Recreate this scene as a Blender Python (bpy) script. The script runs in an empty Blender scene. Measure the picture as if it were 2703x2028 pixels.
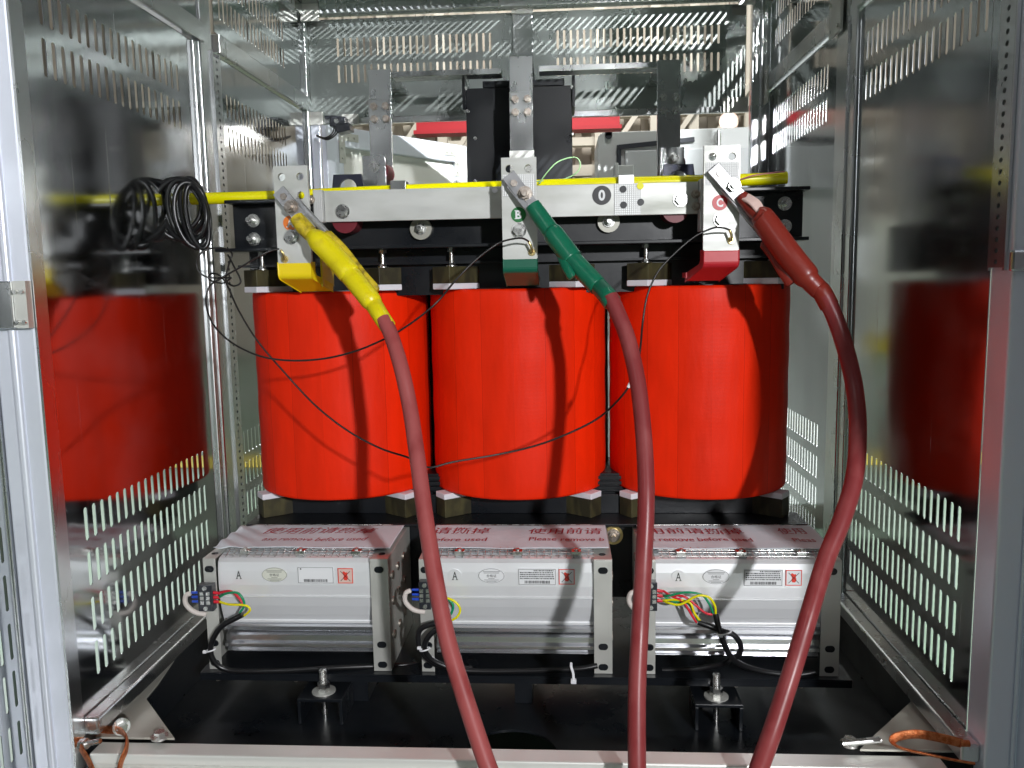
import bpy, math, random
import numpy as np
from mathutils import Vector, Matrix
random.seed(7)
sc = bpy.context.scene
COL = sc.collection
rad = math.radians

# ------------------------------------------------------------------ camera
# solved from the vanishing points of the enclosure: x right, y into the scene, z up, camera at the origin
PX, PY, F = 1351.5, 1014.0, 2200.0
_Y = Vector((135, 279, -2200)).normalized()
_Z = Vector((-.018, 1, .1271)); _Z = (_Z - _Z.dot(_Y) * _Y).normalized()
_X = _Y.cross(_Z)
RM = Matrix((_X, _Y, _Z))
cam = bpy.data.cameras.new("camera")
camo = bpy.data.objects.new("camera", cam); COL.objects.link(camo)
camo.matrix_world = RM.to_4x4()
cam.sensor_width = 36; cam.lens = F / 2703 * 36
cam.clip_start = .02; cam.clip_end = 200
sc.camera = camo

# ------------------------------------------------------------------ light
w = bpy.data.worlds.new("World"); sc.world = w; w.use_nodes = True
wn = w.node_tree.nodes; wl = w.node_tree.links
bg = wn["Background"]; bg.inputs[1].default_value = 0.21
tc = wn.new("ShaderNodeTexCoord"); mp = wn.new("ShaderNodeMapping"); mp.inputs["Scale"].default_value = (1.6, 1.6, 3.2)
nz = wn.new("ShaderNodeTexNoise"); nz.inputs["Scale"].default_value = 1.3; nz.inputs["Detail"].default_value = 2
cr = wn.new("ShaderNodeValToRGB"); e = cr.color_ramp.elements
e[0].position = .40; e[0].color = (.055, .06, .07, 1); e[1].position = .66; e[1].color = (.80, .82, .80, 1)
x_ = e.new(.52); x_.color = (.26, .28, .27, 1)
wl.new(tc.outputs["Generated"], mp.inputs[0]); wl.new(mp.outputs[0], nz.inputs["Vector"])
wl.new(nz.outputs["Fac"], cr.inputs[0]); wl.new(cr.outputs[0], bg.inputs[0])

def lamp(name, loc, power, size, color, target=None, kind='POINT', spot=60):
    l = bpy.data.lights.new(name, kind); l.energy = power; l.color = color
    if kind in ('POINT', 'SPOT'): l.shadow_soft_size = size
    if kind == 'SPOT': l.spot_size = rad(spot); l.spot_blend = .5
    if kind == 'AREA': l.size = size
    o = bpy.data.objects.new(name, l); COL.objects.link(o); o.location = loc
    if target is not None:
        o.rotation_euler = (Vector(target) - Vector(loc)).to_track_quat('-Z', 'Y').to_euler()
    return o
lamp("work_lamp", (1.80, -2.80, 1.04), 900, .085, (.97, .98, 1.0))
lamp("hall_lamp_over_roof", (2.2, -.30, 2.9), 4300, .03, (.97, 1.0, 1.0), (-.2, 2.76, .96), "SPOT", 30)
lamp("slot_fill_left", (-2.3, 3.0, 1.6), 1050, .3, (1.0, .97, 1.0), (-2.0, 3.0, -1.1), "SPOT", 74)  # added fill, brightens the floor seen through the left slots
lamp("slot_fill_right", (2.2, 3.0, 1.6), 1150, .3, (.98, 1.0, .98), (1.9, 3.0, -1.1), "SPOT", 74)  # matching added fill for the floor beyond the right slots
lamp("hall_lamp_front", (-2.2, -2.6, 3.2), 22, .35, (.92, .97, 1.0), (-.2, 2, 0), 'AREA')
lamp("hall_lamp_behind", (.6, 2.6, 3.0), 36, .5, (1.0, .99, .95), (0, 4.2, .3), 'AREA')
lamp("far_wall_fill", (0, 8.5, 5.5), 500, 2.0, (1.0, .99, .95), (0, 12, .5), 'AREA')  # fill added to lift the dim far wall and its reflection
sc.view_settings.view_transform = 'Standard'; sc.view_settings.look = 'None'
sc.view_settings.gamma = 1; sc.view_settings.use_curve_mapping = False
sc.view_settings.exposure = 0
sc.render.engine = 'CYCLES'
sc.cycles.use_denoising = True
sc.cycles.max_bounces = 8; sc.cycles.glossy_bounces = 6; sc.cycles.diffuse_bounces = 3
sc.cycles.sample_clamp_indirect = 6
sc.cycles.caustics_reflective = True

# ------------------------------------------------------------------ helpers
def at(px, py, X=None, Y=None, Z=None):
    """point where the line of sight through photo pixel (2212 wide copy) meets a plane"""
    k = 2703 / 2212
    d = RM @ Vector((px * k - PX, PY - py * k, -F))
    t = X / d.x if X is not None else (Y / d.y if Y is not None else Z / d.z)
    return d * t

class MB:
    def __init__(s): s.v = []; s.f = []; s.sm = []; s.mi = []
    def add(s, vs, fs, smooth=False, m=0):
        b = len(s.v); s.v += [tuple(p) for p in vs]
        for f in fs: s.f.append([b + i for i in f]); s.sm.append(smooth); s.mi.append(m)
        return s
    def box(s, a, b, rot=None, piv=None, m=0):
        xs = (min(a[0], b[0]), max(a[0], b[0])); ys = (min(a[1], b[1]), max(a[1], b[1])); zs = (min(a[2], b[2]), max(a[2], b[2]))
        vs = [Vector((x, y, z)) for x in xs for y in ys for z in zs]
        if rot is not None:
            pv = Vector(piv) if piv is not None else Vector(((xs[0]+xs[1])/2, (ys[0]+ys[1])/2, (zs[0]+zs[1])/2))
            vs = [pv + rot @ (p - pv) for p in vs]
        return s.add(vs, [(0,1,3,2),(4,6,7,5),(0,4,5,1),(2,3,7,6),(0,2,6,4),(1,5,7,3)], m=m)
    def cyl(s, p0, p1, r0, r1=None, n=16, caps=True, smooth=True, ph=0, m=0):
        p0 = Vector(p0); p1 = Vector(p1); r1 = r0 if r1 is None else r1
        d = (p1 - p0).normalized(); a = d.orthogonal().normalized()
        if abs(d.z) < .9: a = d.cross(Vector((0, 0, 1))).normalized()
        b = d.cross(a); vs = []
        for p, r in ((p0, r0), (p1, r1)):
            for i in range(n):
                t = 2*math.pi*i/n + ph; vs.append(p + a*r*math.cos(t) + b*r*math.sin(t))
        s.add(vs, [(i, (i+1) % n, n+(i+1) % n, n+i) for i in range(n)], smooth, m)
        if caps:
            s.add(vs[:n], [tuple(range(n))[::-1]], m=m); s.add(vs[n:], [tuple(range(n))], m=m)
        return s
    def hexa(s, p0, p1, r): return s.cyl(p0, p1, r, n=6, smooth=False, ph=.2)
    def tube(s, pts, r, n=12, caps=True, flat=1.0, fax=None, m=0):
        pts = [Vector(p) for p in pts]; N = len(pts)
        rs = r if isinstance(r, (list, tuple)) else [r]*N
        T = [(pts[min(i+1, N-1)] - pts[max(i-1, 0)]).normalized() for i in range(N)]
        a = T[0].cross(Vector(fax) if fax is not None else Vector((0, 1, 0)))
        if a.length < .1: a = T[0].orthogonal()
        a.normalize(); vs = []
        for i in range(N):
            a = a - a.dot(T[i])*T[i]
            a.normalize(); b = T[i].cross(a)
            for k in range(n):
                t = 2*math.pi*k/n; vs.append(pts[i] + a*rs[i]*math.cos(t) + b*rs[i]*flat*math.sin(t))
        fs = [(i*n+k, i*n+(k+1) % n, (i+1)*n+(k+1) % n, (i+1)*n+k) for i in range(N-1) for k in range(n)]
        s.add(vs, fs, True, m)
        if caps:
            s.add(vs[:n], [tuple(range(n))[::-1]], m=m); s.add(vs[-n:], [tuple(range(n))], m=m)
        return s
    def prism(s, poly, o, ux, uy, depth, m=0):
        """polygon poly (u,v) at origin o along ux, uy, extruded along ux x uy by depth"""
        o = Vector(o); ux = Vector(ux); uy = Vector(uy); nn = ux.cross(uy).normalized()*depth
        a = [o + ux*u + uy*v for u, v in poly]; b = [p + nn for p in a]; n = len(poly)
        return s.add(a + b, [tuple(range(n))[::-1], tuple(range(n, 2*n))] + [(i, (i+1) % n, n+(i+1) % n, n+i) for i in range(n)], m=m)
    def build(s, name, mat, parent=None, bev=0, seg=2, fix=True):
        me = bpy.data.meshes.new(name)
        off = Vector((0, 0, 0)); p = parent
        while p is not None: off += p.location; p = p.parent
        me.from_pydata([(v[0]-off.x, v[1]-off.y, v[2]-off.z) for v in s.v], [], s.f)
        for q, sm, mi in zip(me.polygons, s.sm, s.mi): q.use_smooth = sm; q.material_index = mi
        for mm in (mat if isinstance(mat, (list, tuple)) else [mat]): me.materials.append(mm)
        me.update()
        o = bpy.data.objects.new(name, me); COL.objects.link(o); o.parent = parent
        if bev:
            md = o.modifiers.new("bevel", 'BEVEL'); md.width = bev; md.segments = seg; md.limit_method = 'ANGLE'; md.angle_limit = rad(50)
            md.harden_normals = False
        return o

def tag(o, label=None, cat=None, group=None, kind=None):
    for k, v in (('label', label), ('category', cat), ('group', group), ('kind', kind)):
        if v: o[k] = v
    return o
def thing(name, loc, label, cat, group=None):
    o = bpy.data.objects.new(name, None); COL.objects.link(o); o.location = loc; o.empty_display_size = .02
    return tag(o, label, cat, group)
def smoothpath(pts, k=6):
    pts = [Vector(p) for p in pts]; out = []
    for i in range(len(pts)-1):
        p0 = pts[max(i-1, 0)]; p1 = pts[i]; p2 = pts[i+1]; p3 = pts[min(i+2, len(pts)-1)]
        for j in range(k):
            t = j/k
            out.append(.5*((2*p1)+(-p0+p2)*t+(2*p0-5*p1+4*p2-p3)*t*t+(-p0+3*p1-3*p2+p3)*t**3))
    out.append(pts[-1]); return out
_dg = None
def textmb(mb, body, origin, ux, uy, height, width=None, shear=0, extr=0, m=0, bold=0):
    """letters as flat mesh on the plane (ux, uy), fitted to width and height"""
    c = bpy.data.curves.new("tmp", 'FONT'); c.body = body; c.size = 1; c.shear = shear; c.offset = bold
    c.resolution_u = 3
    o = bpy.data.objects.new("tmp", c); COL.objects.link(o)
    bpy.context.view_layer.update()
    dg = bpy.context.evaluated_depsgraph_get()
    me = bpy.data.meshes.new_from_object(o.evaluated_get(dg))
    vs = [v.co.copy() for v in me.vertices]; fs = [tuple(p.vertices) for p in me.polygons]
    bpy.data.objects.remove(o); bpy.data.curves.remove(c); bpy.data.meshes.remove(me)
    if not vs: return
    x0 = min(v.x for v in vs); x1 = max(v.x for v in vs); y0 = min(v.y for v in vs); y1 = max(v.y for v in vs)
    sy = height/(y1-y0); sx = (width/(x1-x0)) if width else sy
    O = Vector(origin); ux = Vector(ux); uy = Vector(uy)
    mb.add([O + ux*((v.x-x0)*sx) + uy*((v.y-y0)*sy) for v in vs], fs, m=m)
    return (x1-x0)*sx

# ------------------------------------------------------------------ materials
def mat(name, col, rough=.5, metal=0., spec=.5, noise=None, bump=None, rnoise=None, aniso=0, coat=0, emis=None, alpha=None, trans=0, colvar=None):
    m = bpy.data.materials.new(name); m.use_nodes = True
    n = m.node_tree.nodes; l = m.node_tree.links; p = n["Principled BSDF"]
    p.inputs["Base Color"].default_value = (*col, 1); p.inputs["Roughness"].default_value = rough
    p.inputs["Metallic"].default_value = metal; p.inputs["Specular IOR Level"].default_value = spec
    p.inputs["Anisotropic"].default_value = aniso; p.inputs["Coat Weight"].default_value = coat
    p.inputs["Coat Roughness"].default_value = .12; p.inputs["Transmission Weight"].default_value = trans
    if emis: p.inputs["Emission Color"].default_value = (*emis[0], 1); p.inputs["Emission Strength"].default_value = emis[1]
    if alpha is not None: p.inputs["Alpha"].default_value = alpha
    t = n.new("ShaderNodeTexCoord")
    def nt(scale, vec=(1, 1, 1), det=4):
        mp = n.new("ShaderNodeMapping"); mp.inputs["Scale"].default_value = vec
        z = n.new("ShaderNodeTexNoise"); z.inputs["Scale"].default_value = scale; z.inputs["Detail"].default_value = det
        l.new(t.outputs["Object"], mp.inputs[0]); l.new(mp.outputs[0], z.inputs["Vector"]); return z
    if colvar:   # (scale, vec, colour2, lo, hi)
        z = nt(colvar[0], colvar[1], 6); r = n.new("ShaderNodeValToRGB")
        r.color_ramp.elements[0].position = colvar[3]; r.color_ramp.elements[0].color = (*col, 1)
        r.color_ramp.elements[1].position = colvar[4]; r.color_ramp.elements[1].color = (*colvar[2], 1)
        l.new(z.outputs["Fac"], r.inputs[0]); l.new(r.outputs[0], p.inputs["Base Color"])
    if rnoise:   # (scale, vec, lo, hi)
        z = nt(rnoise[0], rnoise[1], 5); r = n.new("ShaderNodeMapRange")
        r.inputs["From Min"].default_value = .3; r.inputs["From Max"].default_value = .7
        r.inputs["To Min"].default_value = rnoise[2]; r.inputs["To Max"].default_value = rnoise[3]
        l.new(z.outputs["Fac"], r.inputs["Value"]); l.new(r.outputs[0], p.inputs["Roughness"])
    if bump:     # list of (scale, vec, strength, distance)
        prev = None
        for sc_, vec, st, di in bump:
            z = nt(sc_, vec, 3); b = n.new("ShaderNodeBump"); b.inputs["Strength"].default_value = st; b.inputs["Distance"].default_value = di
            l.new(z.outputs["Fac"], b.inputs["Height"])
            if prev: l.new(prev.outputs[0], b.inputs["Normal"])
            prev = b
        l.new(prev.outputs[0], p.inputs["Normal"])
    return m
M = {}
# rolled aluminium sheet: nearly a mirror, a little wavy, with vertical rolling marks
M['sheet'] = mat('sheet_aluminium', (.47, .485, .49), .12, 1, rnoise=(3.0, (1, 1, .35), .05, .15),
                 colvar=(5, (1, 1, .25), (.40, .415, .42), .52, .75),
                 bump=[(2.2, (1, 1, 1), .28, .006), (160, (1, 1, .03), .04, .0004)])
M['sheetback'] = mat('weathered_back_sheet', (.36, .39, .375), .26, .80, rnoise=(5, (1, 1, .5), .20, .34), bump=[(3, (1, 1, 1), .3, .004)])
M['frame'] = mat('frame_aluminium', (.64, .655, .66), .24, 1, rnoise=(6, (1, 1, .5), .18, .34), bump=[(4, (1, 1, 1), .25, .003), (200, (1, 1, .04), .08, .0005)])
M['post'] = mat('bright_aluminium_profile', (.76, .79, .88), .38, .5, rnoise=(5, (1, 1, .3), .26, .42), bump=[(120, (1, 1, .03), .08, .0006)])
M['bar'] = mat('busbar_aluminium', (.56, .565, .545), .44, .30, rnoise=(14, (.4, 1, 2), .34, .58), colvar=(9, (.5, 1, 1.6), (.40, .41, .37), .42, .72),
               bump=[(60, (.06, 1, 1.5), .22, .0008), (7, (1, 1, 1), .35, .002)])
M['barv'] = mat('upright_busbar_aluminium', (.54, .555, .555), .24, 1, rnoise=(9, (1, 1, .4), .18, .36), bump=[(5, (1, 1, 1), .35, .003)])
M['steel'] = mat('zinc_steel', (.72, .72, .70), .24, 1, rnoise=(60, (1, 1, 1), .16, .4), bump=[(150, (1, 1, 1), .15, .0005)])
M['oldsteel'] = mat('tarnished_steel', (.36, .31, .27), .38, 1, colvar=(90, (1, 1, 1), (.55, .5, .45), .45, .65), bump=[(200, (1, 1, 1), .3, .0006)])
M['brass'] = mat('yellow_zinc', (.78, .62, .28), .28, 1)
M['lug'] = mat('tinned_lug', (.40, .40, .41), .38, 1, rnoise=(40, (1, 1, 1), .3, .5), bump=[(90, (1, 1, 1), .2, .0006)])
M['blackp'] = mat('black_paint', (.006, .0075, .010), .30, 0, .45, rnoise=(6, (1, 1, 1), .22, .45), bump=[(90, (1, 1, 1), .12, .0006), (14, (1, 1, 1), .1, .001)])
M['floorp'] = mat('dusty_black_plate', (.006, .0075, .010), .3, 0, .5, rnoise=(7, (1, 1, 1), .18, .5), colvar=(260, (1, 1, 1), (.28, .27, .25), .735, .78), bump=[(25, (1, 1, 1), .1, .001)])
M['blackrub'] = mat('black_cable_jacket', (.008, .008, .009), .30, 0, .5)
M['wire'] = mat('black_wire_jacket', (.012, .011, .011), .38, 0, .5)
M['cable'] = mat('dull_red_cable_rubber', (.215, .030, .032), .38, 0, .35, colvar=(26, (1, 1, .4), (.27, .055, .055), .45, .68), rnoise=(18, (1, 1, .4), .28, .5), bump=[(70, (1, 1, .2), .15, .0008)])
M['cablea'] = mat('dusty_pink_red_cable_rubber', (.33, .072, .070), .42, 0, .3, colvar=(22, (1, 1, .3), (.25, .038, .038), .48, .7), rnoise=(18, (1, 1, .4), .34, .55), bump=[(70, (1, 1, .2), .15, .0008)])
M['yel'] = mat('yellow_sleeve', (.80, .68, .004), .34, 0, .5, colvar=(38, (1, 1, 1), (.66, .52, .008), .50, .74), bump=[(45, (1, 1, 1), .35, .0016), (9, (1, 1, 3), .3, .002)])
M['yeld'] = mat('dirty_yellow_tape', (.58, .44, .012), .42, 0, .5, colvar=(55, (1, 1, 1), (.17, .115, .012), .46, .68), bump=[(70, (1, 1, 1), .5, .002)])
M['yelp'] = mat('yellow_pipe', (.82, .76, .0), .26, 0, .5, bump=[(20, (1, 1, 1), .1, .001)])
M['grn'] = mat('green_sleeve', (.004, .135, .070), .32, 0, .5, colvar=(40, (1, 1, 1), (.006, .105, .060), .48, .7), bump=[(45, (1, 1, 1), .35, .0016), (9, (1, 1, 3), .3, .002)])
M['redsl'] = mat('brick_red_sleeve', (.20, .020, .012), .34, 0, .45, bump=[(45, (1, 1, 1), .35, .0016), (9, (1, 1, 3), .3, .002)])
M['yelfoot'] = mat('yellow_resin_foot', (.80, .60, .004), .36, 0, .5, bump=[(30, (1, 1, 1), .15, .001)])
M['grnfoot'] = mat('green_resin_foot', (.004, .105, .060), .36, 0, .5, bump=[(30, (1, 1, 1), .15, .001)])
M['redfoot'] = mat('crimson_resin_foot', (.46, .012, .022), .40, 0, .5, bump=[(30, (1, 1, 1), .15, .001)])
M['white'] = mat('white_plastic', (.72, .72, .74), .45, 0, .4)
M['film'] = mat('white_protective_film', (.70, .77, .82), .5, 0, .2, bump=[(12, (1, 3, 1), .35, .003), (60, (.3, 2, 1), .15, .001)])
M['resin'] = mat('olive_resin_block', (.030, .026, .014), .52, 0, .3, colvar=(30, (1, 1, .4), (.078, .068, .028), .45, .7), bump=[(80, (1, 1, .3), .4, .0012)])
M['pad'] = mat('white_silicone_pad', (.70, .69, .74), .5, 0, .4)
M['ink'] = mat('black_ink', (.012, .012, .014), .5)
M['inkr'] = mat('red_ink', (.42, .025, .04), .5)
M['paper'] = mat('label_paper', (.72, .73, .74), .4)
M['orange'] = mat('orange_badge', (.70, .17, .02), .4); M['bgreen'] = mat('green_badge', (.006, .15, .03), .4)
M['bred'] = mat('red_badge', (.48, .012, .018), .4); M['bblack'] = mat('black_badge', (.012, .012, .014), .4)
M['fanalu'] = mat('extruded_fan_aluminium', (.93, .94, .96), .34, .46, rnoise=(7, (.1, 1, 1), .28, .40), bump=[(190, (.02, 1, 1), .10, .0005)])
M['fanlow'] = mat('shaded_fan_rail', (.74, .75, .78), .20, 1, rnoise=(7, (.1, 1, 1), .16, .28), bump=[(190, (.02, 1, 1), .10, .0005)])  # shade of the down-facing lower band is put into this darker fan metal
M['bracket'] = mat('stainless_bracket', (.60, .60, .56), .42, .55, rnoise=(20, (1, 1, 1), .34, .5))
M['copper'] = mat('copper_braid', (.62, .22, .09), .42, 1, bump=[(420, (1, 1, 1), .9, .002)], colvar=(130, (1, 1, 1), (.45, .12, .04), .45, .6))
M['wr'] = mat('red_wire', (.62, .012, .03), .35); M['wg'] = mat('green_wire', (.0, .26, .11), .35)
M['wy'] = mat('yellow_wire', (.80, .72, .0), .35); M['wb'] = mat('blue_ferrule', (.01, .06, .45), .35)
M['sleeve'] = mat('white_glass_sleeve', (.62, .56, .52), .6, bump=[(120, (1, 1, 1), .6, .002)])
M['bake'] = mat('black_terminal_plastic', (.018, .020, .026), .3, 0, .5)
M['blue'] = mat('dark_navy_plate', (.010, .012, .030), .4)
M['maroon'] = mat('maroon_disc', (.15, .008, .018), .45)
M['redpaint'] = mat('red_crane_paint', (.42, .02, .03), .5)
M['hallwall'] = mat('hall_cladding', (.50, .46, .39), .7, colvar=(3, (1, 1, .3), (.36, .31, .26), .45, .7))
M['hallbeam'] = mat('hall_steel_beige', (.60, .56, .48), .6)
M['halldark'] = mat('hall_steel_brown', (.20, .15, .12), .6)
M['cabwhite'] = mat('white_cabinet_paint', (.66, .68, .68), .4)
M['gasket'] = mat('dark_gasket', (.03, .034, .045), .6)
M['doorwhite'] = mat('pale_door_lining', (.80, .81, .76), .5, colvar=(4, (1, 1, 1), (.72, .73, .66), .4, .7))
M['lampon'] = mat('lit_lamp', (1, 1, 1), .5, emis=((1, .99, .96), 60))
M['tube_light'] = mat('lit_hall_lamp', (1, 1, 1), .5, emis=((.95, 1, .98), 14))
M['green_floor'] = mat('green_epoxy_floor', (.11, .165, .12), .32, 0, .5, colvar=(.8, (1, 1, 1), (.14, .17, .15), .4, .7))
M['stripe'] = mat('yellow_floor_paint', (.62, .50, .06), .45)
M['cream'] = mat('grey_painted_gusset', (.42, .41, .36), .42, .3, rnoise=(12, (1, 1, 1), .3, .5))
M['clear'] = mat('clear_tape', (.7, .5, .45), .15, 0, .6)
def scuffs(m):
    # vertical scratches and wiped smudges that are rougher than the rolled surface
    n = m.node_tree.nodes; l = m.node_tree.links; p = n["Principled BSDF"]; t = n.new("ShaderNodeTexCoord")
    def nz_(vec, scale, det):
        mp = n.new("ShaderNodeMapping"); mp.inputs["Scale"].default_value = vec; z = n.new("ShaderNodeTexNoise")
        z.inputs["Scale"].default_value = scale; z.inputs["Detail"].default_value = det
        l.new(t.outputs["Object"], mp.inputs[0]); l.new(mp.outputs[0], z.inputs["Vector"]); return z
    def ramp(z, a, b):
        r = n.new("ShaderNodeMapRange"); r.inputs["From Min"].default_value = a; r.inputs["From Max"].default_value = b; l.new(z.outputs["Fac"], r.inputs["Value"]); return r
    s1 = ramp(nz_((90, 90, 1.4), 1, 2), .70, .74); s2 = ramp(nz_((1.5, 1.5, 2.2), 2.2, 8), .48, .80)
    old = p.inputs["Roughness"].links[0].from_socket
    a = n.new("ShaderNodeMath"); a.operation = 'MULTIPLY_ADD'; a.inputs[1].default_value = .16; l.new(s1.outputs[0], a.inputs[0]); l.new(old, a.inputs[2])
    b = n.new("ShaderNodeMath"); b.operation = 'MULTIPLY_ADD'; b.inputs[1].default_value = .13; l.new(s2.outputs[0], b.inputs[0]); l.new(a.outputs[0], b.inputs[2])
    l.new(b.outputs[0], p.inputs["Roughness"])
    c = n.new("ShaderNodeMath"); c.operation = 'MAXIMUM'; l.new(s1.outputs[0], c.inputs[0]); l.new(s2.outputs[0], c.inputs[1])
    d = n.new("ShaderNodeMath"); d.operation = 'MULTIPLY_ADD'; d.inputs[1].default_value = -.06; d.inputs[2].default_value = 1.0; l.new(c.outputs[0], d.inputs[0]); l.new(d.outputs[0], p.inputs["Metallic"])
scuffs(M['sheet'])
def coil_mat():
    m = mat('red_coil_varnish', (.66, .010, .001), .48, 0, .16)
    n = m.node_tree.nodes; l = m.node_tree.links; p = n["Principled BSDF"]
    t = n.new("ShaderNodeTexCoord"); sp = n.new("ShaderNodeSeparateXYZ"); l.new(t.outputs["Object"], sp.inputs[0])
    an = n.new("ShaderNodeMath"); an.operation = 'ARCTAN2'; l.new(sp.outputs[0], an.inputs[0]); l.new(sp.outputs[1], an.inputs[1])
    # overlapping tape widths: each has its own faint tone, and a narrow seam
    ml = n.new("ShaderNodeMath"); ml.operation = 'MULTIPLY'; ml.inputs[1].default_value = 2.86; l.new(an.outputs[0], ml.inputs[0])
    fr = n.new("ShaderNodeMath"); fr.operation = 'FRACT'; l.new(ml.outputs[0], fr.inputs[0])
    fl = n.new("ShaderNodeMath"); fl.operation = 'FLOOR'; l.new(ml.outputs[0], fl.inputs[0])
    wn_ = n.new("ShaderNodeTexWhiteNoise"); wn_.noise_dimensions = '1D'; l.new(fl.outputs[0], wn_.inputs["W"])
    seam = n.new("ShaderNodeMath"); seam.operation = 'LESS_THAN'; seam.inputs[1].default_value = .018; l.new(fr.outputs[0], seam.inputs[0])
    mr = n.new("ShaderNodeMapRange"); l.new(wn_.outputs["Value"], mr.inputs["Value"]); mr.inputs["To Min"].default_value = .74; mr.inputs["To Max"].default_value = 1.04
    cb = n.new("ShaderNodeCombineXYZ"); l.new(an.outputs[0], cb.inputs[0]); l.new(sp.outputs[2], cb.inputs[2])
    z = n.new("ShaderNodeTexNoise"); z.inputs["Scale"].default_value = 7; z.inputs["Detail"].default_value = 5; l.new(cb.outputs[0], z.inputs["Vector"])
    mr2 = n.new("ShaderNodeMapRange"); l.new(z.outputs["Fac"], mr2.inputs["Value"]); mr2.inputs["To Min"].default_value = .82; mr2.inputs["To Max"].default_value = 1.18
    mm = n.new("ShaderNodeMath"); mm.operation = 'MULTIPLY'; l.new(mr.outputs[0], mm.inputs[0]); l.new(mr2.outputs[0], mm.inputs[1])
    sm = n.new("ShaderNodeMath"); sm.operation = 'MULTIPLY_ADD'; sm.inputs[1].default_value = -.30; sm.inputs[2].default_value = 1; l.new(seam.outputs[0], sm.inputs[0])
    m2 = n.new("ShaderNodeMath"); m2.operation = 'MULTIPLY'; l.new(mm.outputs[0], m2.inputs[0]); l.new(sm.outputs[0], m2.inputs[1])
    vm = n.new("ShaderNodeVectorMath"); vm.operation = 'SCALE'; vm.inputs[0].default_value = (.80, .0215, .0010); l.new(m2.outputs[0], vm.inputs["Scale"])
    l.new(vm.outputs[0], p.inputs["Base Color"])
    # woven glass cloth under the varnish, and winding rings
    wv = n.new("ShaderNodeTexWave"); wv.bands_direction = 'Z'; wv.inputs["Scale"].default_value = 32; wv.inputs["Distortion"].default_value = 1.2; wv.inputs["Detail"].default_value = 2
    l.new(t.outputs["Object"], wv.inputs["Vector"])
    z2 = n.new("ShaderNodeTexNoise"); z2.inputs["Scale"].default_value = 260; l.new(t.outputs["Object"], z2.inputs["Vector"])
    b1 = n.new("ShaderNodeBump"); b1.inputs["Strength"].default_value = .05; b1.inputs["Distance"].default_value = .0008; l.new(wv.outputs["Fac"], b1.inputs["Height"])
    b2 = n.new("ShaderNodeBump"); b2.inputs["Strength"].default_value = .2; b2.inputs["Distance"].default_value = .0006; l.new(z2.outputs["Fac"], b2.inputs["Height"]); l.new(b1.outputs[0], b2.inputs["Normal"])
    z3 = n.new("ShaderNodeTexNoise"); z3.inputs["Scale"].default_value = 9; l.new(cb.outputs[0], z3.inputs["Vector"])
    b3 = n.new("ShaderNodeBump"); b3.inputs["Strength"].default_value = .4; b3.inputs["Distance"].default_value = .003; l.new(z3.outputs["Fac"], b3.inputs["Height"]); l.new(b2.outputs[0], b3.inputs["Normal"])
    l.new(b3.outputs[0], p.inputs["Normal"])
    return m
M['coil'] = coil_mat()
def sill_mat():
    m = mat('sill_aluminium', (.78, .78, .74), .40, .45)
    n = m.node_tree.nodes; l = m.node_tree.links; p = n["Principled BSDF"]; t = n.new("ShaderNodeTexCoord")
    wv = n.new("ShaderNodeTexWave"); wv.wave_profile = 'SAW'; wv.bands_direction = 'X'; wv.inputs["Scale"].default_value = 8.2; wv.inputs["Distortion"].default_value = .15
    l.new(t.outputs["Object"], wv.inputs["Vector"])
    b = n.new("ShaderNodeBump"); b.inputs["Strength"].default_value = .45; b.inputs["Distance"].default_value = .003
    l.new(wv.outputs["Fac"], b.inputs["Height"]); l.new(b.outputs[0], p.inputs["Normal"]); return m
M['sill'] = sill_mat()
def dimple_mat():
    m = mat('knurled_aluminium', (.58, .585, .58), .45, .25)
    n = m.node_tree.nodes; l = m.node_tree.links; p = n["Principled BSDF"]; t = n.new("ShaderNodeTexCoord")
    v = n.new("ShaderNodeTexVoronoi"); v.inputs["Scale"].default_value = 210; v.inputs["Randomness"].default_value = 0
    l.new(t.outputs["Object"], v.inputs["Vector"])
    b = n.new("ShaderNodeBump"); b.inputs["Strength"].default_value = .7; b.inputs["Distance"].default_value = .0015
    l.new(v.outputs["Distance"], b.inputs["Height"]); l.new(b.outputs[0], p.inputs["Normal"]); return m
M['knurl'] = dimple_mat()

# ------------------------------------------------------------------ the hall round the enclosure
FZ = -1.12
tag(MB().box((-14, -9, FZ-.1), (14, 16, FZ)).build('floor', M['green_floor']), 'green epoxy factory floor', kind='structure')
for a, b in (((-9, 4.9), (9, 5.25)), ((-9, -1.2), (9, -1.05))):
    tag(MB().box((a[0], a[1], FZ+.004), (b[0], b[1], FZ+.005)).build('floor_marking', M['stripe']), 'yellow line painted on the green floor', kind='structure')
mb = MB().box((-14, 13.2, FZ), (14, 13.4, 9))
for i in range(110): mb.box((-13.8+i*.25, 13.12, FZ), (-13.7+i*.25, 13.2, 9))
tag(mb.build('wall', M['hallwall']), 'brown ribbed hall wall behind everything', kind='structure')
mb = MB()
for i in range(16): mb.box((-9, 12.2+.02*(i % 2), -.86+i*.1), (-.9, 12.26, -.762+i*.1))
g = thing('roller_shutter', (-5, 12.2, -1.1), 'pale ribbed shutter wall mirrored in the right side of the enclosure', 'shutter'); mb.build('slats', mat('pale_shutter', (.62, .64, .56), .5), g)
MB().box((-9, 12.16, -1.12), (-.9, 12.199, -.88)).build('kick_plate', M['stripe'], g)
mb = MB().box((-14, -9, 8.9), (14, 13.2, 9))
tag(mb.build('ceiling', M['halldark']), 'dark hall roof', kind='structure')
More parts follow.
